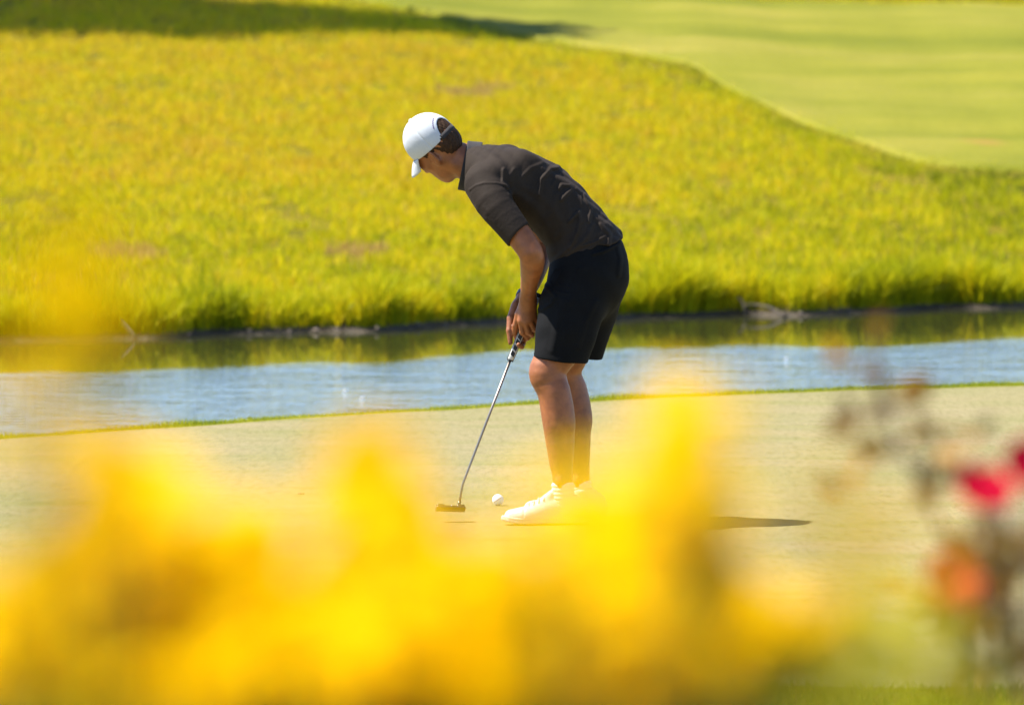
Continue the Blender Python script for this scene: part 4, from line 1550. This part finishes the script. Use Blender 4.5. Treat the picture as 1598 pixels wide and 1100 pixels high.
def flower_materials():
    K = {}
    def petal(name, c0, c1, trans=0.45):
        nt = NT(name)
        c = nt.coord('Object')
        n = nt.noise(60.0, 3, 0.6, c)
        return leaf_shader(nt, nt.ramp(n, [(0.3, c0), (0.7, c1)]), 0.7, trans, None, 0.05)
    K['yellow'] = petal('yellow_petals', (0.92, 0.665, 0.0003), (0.96, 0.72, 0.0003), 0.62)
    K['gold'] = petal('golden_centre', (0.74, 0.50, 0.002), (0.78, 0.52, 0.002), 0.2)
    K['red'] = petal('crimson_petals', (0.62, 0.006, 0.040), (0.72, 0.010, 0.055))
    K['salmon'] = petal('salmon_petals', (0.80, 0.13, 0.05), (0.86, 0.17, 0.065))
    def leaf(name, stops):
        nt = NT(name)
        at = nt.n('ShaderNodeAttribute', attribute_name='tint')
        return leaf_shader(nt, nt.ramp(at.outputs['Fac'], stops), 0.5, 0.35)
    K['leaf'] = leaf('bush_leaves', [(0.0, (0.14, 0.15, 0.003)), (0.6, (0.36, 0.33, 0.004)), (1.0, (0.58, 0.48, 0.004))])
    K['rleaf'] = leaf('rose_leaves', [(0.0, (0.08, 0.05, 0.012)), (0.5, (0.24, 0.11, 0.010)), (1.0, (0.46, 0.20, 0.010))])
    K['gleaf'] = leaf('pale_leaves', [(0.0, (0.20, 0.22, 0.02)), (1.0, (0.45, 0.40, 0.03))])
    nt = NT('stem')
    n = nt.noise(50, 3, 0.5, nt.coord('Object'))
    K['stem'] = nt.done(nt.bsdf(nt.ramp(n, [(0.3, (0.10, 0.12, 0.02)), (0.7, (0.20, 0.20, 0.03))]), 0.6))
    nt = NT('rose_stem')
    n = nt.noise(50, 3, 0.5, nt.coord('Object'))
    K['rstem'] = nt.done(nt.bsdf(nt.ramp(n, [(0.3, (0.12, 0.07, 0.05)), (0.7, (0.22, 0.13, 0.09))]), 0.6))
    return K

# bush: (label, root px, distance, clumps of blossoms (px, py, spread x, spread y, count, distance), leaf clumps)
BUSHES = [
    ('yellow flowering bush at the left edge, blurred, with one tall spray',
     90, 3.5, [(108, 430, 12, 26, 2, 2.4), (104, 540, 14, 26, 2, 2.4), (0, 640, 20, 20, 1, 2.4), (215, 785, 38, 40, 6, 3.6), (120, 890, 60, 40, 7, 3.6), (50, 1020, 60, 50, 14, 3.5), (200, 1000, 60, 60, 12, 3.7), (170, 1085, 70, 14, 6, 3.5)],
     [(20, 940, 36, 36, 6)]),
    ('yellow flowering bush left of centre with a single raised spray, blurred',
     470, 3.6, [(585, 795, 32, 42, 7, 3.6), (600, 930, 70, 50, 13, 3.6), (360, 950, 70, 60, 13, 3.7), (460, 1040, 90, 40, 14, 3.5), (330, 870, 40, 30, 3, 3.6), (380, 1085, 80, 14, 6, 3.5), (560, 1085, 60, 14, 5, 3.5)],
     [(540, 990, 30, 24, 2)]),
    ('yellow flowering bush in front of the golfer\'s shoes, blurred',
     800, 3.6, [(880, 790, 30, 30, 3, 2.9), (760, 965, 70, 32, 13, 3.6), (690, 1030, 70, 45, 16, 3.5), (830, 1075, 60, 22, 8, 3.6), (910, 935, 38, 28, 6, 3.6)],
     [(880, 1010, 40, 22, 7)]),
    ('tallest yellow flowering bush right of the golfer\'s legs, blurred',
     1040, 3.6, [(1055, 750, 34, 50, 7, 3.6), (1020, 860, 46, 46, 11, 3.6), (1060, 930, 60, 50, 11, 3.7), (960, 960, 50, 30, 6, 3.5), (1180, 980, 40, 30, 5, 3.7), (1095, 690, 20, 14, 1, 3.0), (1010, 1060, 60, 30, 9, 3.6), (1100, 1020, 40, 30, 5, 3.6)],
     [(1140, 1070, 50, 24, 5), (1230, 1060, 50, 24, 4)]),
    ('sparse yellow green flowering bush beside the roses, blurred',
     1330, 3.4, [(1285, 985, 30, 16, 1, 3.4), (1280, 850, 20, 20, 1, 2.4), (1420, 850, 20, 20, 1, 2.3)],
     [(1330, 1040, 90, 30, 10), (1450, 1080, 60, 24, 5)]),
]

def build_flowers():
    K = flower_materials()
    rg = random.Random(12)
    bl = [petal_mesh('blossom', 6, 0.0150, 0.52, 0.40, 3, 3, s) for s in range(3)]
    for m in bl:
        m.materials.append(K['yellow'])
        m.polygons.foreach_set('use_smooth', np.ones(len(m.polygons), dtype=bool))
    for bi, (label, rpx, rd, clumps, leaves) in enumerate(BUSHES):
        rd = rd * 0.84
        rx = (rpx - 799) / FPX * rd
        root = empty('flower_bush', (rx, rd, float(Zt(rx, rd))))
        tag(root, label, 'flower bush', 'yellow flower bushes in the foreground')
        lines, lp = [], []
        rw = np.array(root.location)
        for px, py, sx, sy, n, d in clumps:
            for _ in range(int(n * (1.6 if d < 3 else 4.0))):
                dd = d * 0.84 * (1 + rg.uniform(-0.07, 0.09))
                q = PD(px + rg.gauss(0, sx), py + rg.gauss(0, sy), dd)
                o = link('blossom', bl[rg.randrange(3)], root, None, False)
                o.location = q
                sc = rg.uniform(0.75, 1.2)
                o.scale = (sc, sc, sc)
                o.rotation_euler = (rg.uniform(0.1, 1.3), 0, rg.uniform(-0.9, 0.9) + (math.pi if rg.random() < 0.25 else 0))
                mid = rw * 0.45 + q * 0.55 + np.array([rg.uniform(-0.02, 0.02), rg.uniform(-0.02, 0.02), 0])
                lines.append([rw + np.array([rg.uniform(-0.05, 0.05), rg.uniform(-0.05, 0.05), -0.02]), mid, q - np.array([0, 0, 0.004])])
                for t in (0.80,):
                    lp.append(mid * (1 - (t - 0.5) * 2) + q * (t - 0.5) * 2)
        for px, py, sx, sy, n in leaves:
            for _ in range(n * 3):
                lp.append(PD(px + rg.gauss(0, sx), py + rg.gauss(0, sy), rd * rg.uniform(0.98, 1.2)))
        for ln in lines:
            for t in (0.35, 0.7):
                lp.append(ln[0] * (1 - t) + ln[1] * t)
        link('stems', stems_mesh('stems', lines, 0.0022, 0.0012), root, K['stem'])
        fo = link('foliage', leaves_mesh('foliage', np.array(lp), 0.038, 30 + bi), root, K['leaf'], False)
        fo['kind'] = 'stuff'
    # ---- rose bush
    rd = 6.9
    rx = (1560 - 799) / FPX * rd
    root = empty('rose_bush', (rx, rd, float(Zt(rx, rd))))
    tag(root, 'rose bush at the right edge with crimson and salmon blooms and brown stems', 'rose bush')
    rw = np.array(root.location)
    lines, lp = [], []
    roses = [(1534, 746, 6.6, 'red', 0.030, 'crimson rose bud'), (1612, 706, 6.6, 'red', 0.036, 'large crimson rose cut by the right edge'), (1482, 884, 6.5, 'salmon', 0.033, 'salmon pink rose, the lowest of the three')]
    for k, (px, py, d, mk, r, lab) in enumerate(roses):
        q = PD(px, py, d)
        m = petal_mesh('rose', 7, r, 0.66, 0.80, 4, 4, 40 + k)
        o = link('rose', m, root, K[mk])
        o.location = q - np.array([0, 0, r * 0.6])
        o.rotation_euler = (0.75 + 0.1 * k, 0.2 - 0.2 * k, 0.3 * k)
        o['label'] = lab
        mid = rw * 0.4 + q * 0.6 + np.array([0.02, 0.0, -0.04])
        lines.append([rw, mid, q - np.array([0, 0, r * 0.6])])
        lp += [mid + np.array([rg.gauss(0, 0.02), rg.gauss(0, 0.02), rg.gauss(0, 0.03)]) for _ in range(6)]
    # tall bare shoot with coppery leaves
    sh = [rw, PD(1500, 900, 6.9), PD(1440, 760, 6.9), PD(1400, 690, 6.9), PD(1378, 620, 6.9), PD(1364, 560, 6.9)]
    lines.append(sh)
    lines.append([rw + np.array([0.02, 0, 0]), PD(1590, 980, 6.9), PD(1575, 880, 6.9), PD(1560, 800, 6.9)])
    lines.append([rw, PD(1530, 960, 6.9), PD(1540, 870, 6.9), PD(1552, 790, 6.9)])
    for px, py, n, sx, sy in [(1345, 645, 4, 12, 12), (1410, 690, 4, 12, 14), (1488, 685, 4, 14, 10), (1368, 580, 5, 8, 22), (1318, 580, 3, 16, 10), (1465, 740, 4, 14, 12), (1560, 850, 18, 26, 50), (1510, 960, 16, 40, 30), (1575, 930, 14, 20, 40), (1300, 745, 3, 20, 10), (1560, 1040, 20, 40, 30), (1400, 640, 3, 14, 14)]:
        near = min((q for ln in lines[:6] for q in ln[1:]), key=lambda q: float(np.linalg.norm(q - PD(px, py, 6.9))))
        lines.append([near, near * 0.5 + PD(px, py, 6.9) * 0.5 - np.array([0, 0, 0.006]), PD(px, py, 6.9)])
        for _ in range(n):
            e = PD(px + rg.gauss(0, sx), py + rg.gauss(0, sy), 6.9 + rg.uniform(-0.05, 0.15))
            lp.append(e)
            lines.append([PD(px, py, 6.9), PD(px, py, 6.9) * 0.5 + e * 0.5, e])
    link('stems', stems_mesh('stems', lines, 0.004, 0.0026), root, K['rstem'])
    fo = link('foliage', leaves_mesh('foliage', np.array(lp), 0.05, 77), root, K['rleaf'], False)
    fo['kind'] = 'stuff'
    return K

def disc_centre(r):
    V, F = [(0, 0, r * 0.75)], []
    for j, (rr, z) in enumerate(((0.6, 0.55), (1.0, 0.05))):
        for i in range(8):
            a = 2 * math.pi * i / 8
            V.append((r * rr * math.cos(a), r * rr * math.sin(a), r * z))
    for i in range(8):
        F.append((0, 1 + i, 1 + (i + 1) % 8))
        F.append((1 + i, 9 + i, 9 + (i + 1) % 8))
        F.append((1 + i, 9 + (i + 1) % 8, 1 + (i + 1) % 8))
    return np.array(V), np.array(F)

# ================================================================== trees outside the frame whose shade reaches the hill
def build_trees():
    nt = NT('tree_leaves')
    at = nt.n('ShaderNodeAttribute', attribute_name='tint')
    lm = leaf_shader(nt, nt.ramp(at.outputs['Fac'], [(0, (0.03, 0.06, 0.01)), (1, (0.09, 0.13, 0.02))]), 0.5, 0.3)
    nt = NT('bark')
    n = nt.noise(8, 4, 0.6, nt.coord('Object', (3, 3, 0.6)))
    bark = nt.done(nt.bsdf(nt.ramp(n, [(0.3, (0.06, 0.045, 0.03)), (0.7, (0.16, 0.12, 0.09))]), 0.9, nt.bump(n, 0.8, 0.04)))
    # (shadow centre px, crown centre height, crown radii, label)
    for k, (px, py, hc, rad, lab) in enumerate(TREES):
        g = on_hill(px, py)
        base = g + np.array([SUN_TO.x, SUN_TO.y, 0]) / SUN_TO.z * hc
        z0 = float(Zt(base[0], base[1]))
        # follow the sun ray from the shadow up to the crown
        c = np.array([base[0], base[1], g[2] + hc])
        r = np.random.default_rng(90 + k)
        root = empty('tree', (base[0], base[1], z0))
        tag(root, lab, 'tree', 'trees left of the far hill')
        link('trunk', tube_mesh('trunk', [(base[0], base[1], z0 - 0.2), (base[0] + 0.05, base[1], z0 + hc * 0.4), (base[0] - 0.05, base[1] + 0.05, z0 + hc * 0.8), (base[0], base[1], z0 + hc + rad[2] * 0.5)], [0.26, 0.2, 0.15, 0.04], 12), root, bark)
        for j in range(9):
            a = r.uniform(0, 6.28)
            e = c + np.array([math.cos(a) * rad[0] * 0.75, math.sin(a) * rad[1] * 0.75, r.uniform(-0.4, 0.5) * rad[2]])
            s = np.array([base[0], base[1], z0 + hc * r.uniform(0.55, 0.85)])
            link('limb', tube_mesh('limb', [s, s * 0.5 + e * 0.5 + np.array([0, 0, 0.2]), e], [0.09, 0.06, 0.02], 7), root, bark)
        cl = r.normal(0, 1, (70, 3))
        cl /= np.linalg.norm(cl, axis=1)[:, None]
        cl = c + cl * np.array(rad) * (r.uniform(0.3, 1.0, 70) ** 0.5)[:, None]
        pts = (cl[:, None, :] + r.normal(0, 0.30, (70, 260, 3)) * np.array(rad)[None, None, :] * 0.55).reshape(-1, 3)
        link('crown', leaves_mesh('crown', pts, 0.30, 95 + k), root, lm, False)

RIP0, RIP1, RIPS = 4.0, 0.8, 0.14
TREES = [(190, 24, 8.0, (3.0, 3.4, 2.4), 'broad leafy tree left of the frame shading the upper hillside'),
         (500, 36, 9.0, (2.4, 1.4, 1.6), 'taller leafy tree left of the frame whose shade reaches the crest')]
M_ENV = build_environment()
G_MAT, PERSON = build_golfer()
build_putter(G_MAT)
build_ball(G_MAT)
build_bank_things(G_MAT)
build_flowers()
build_trees()
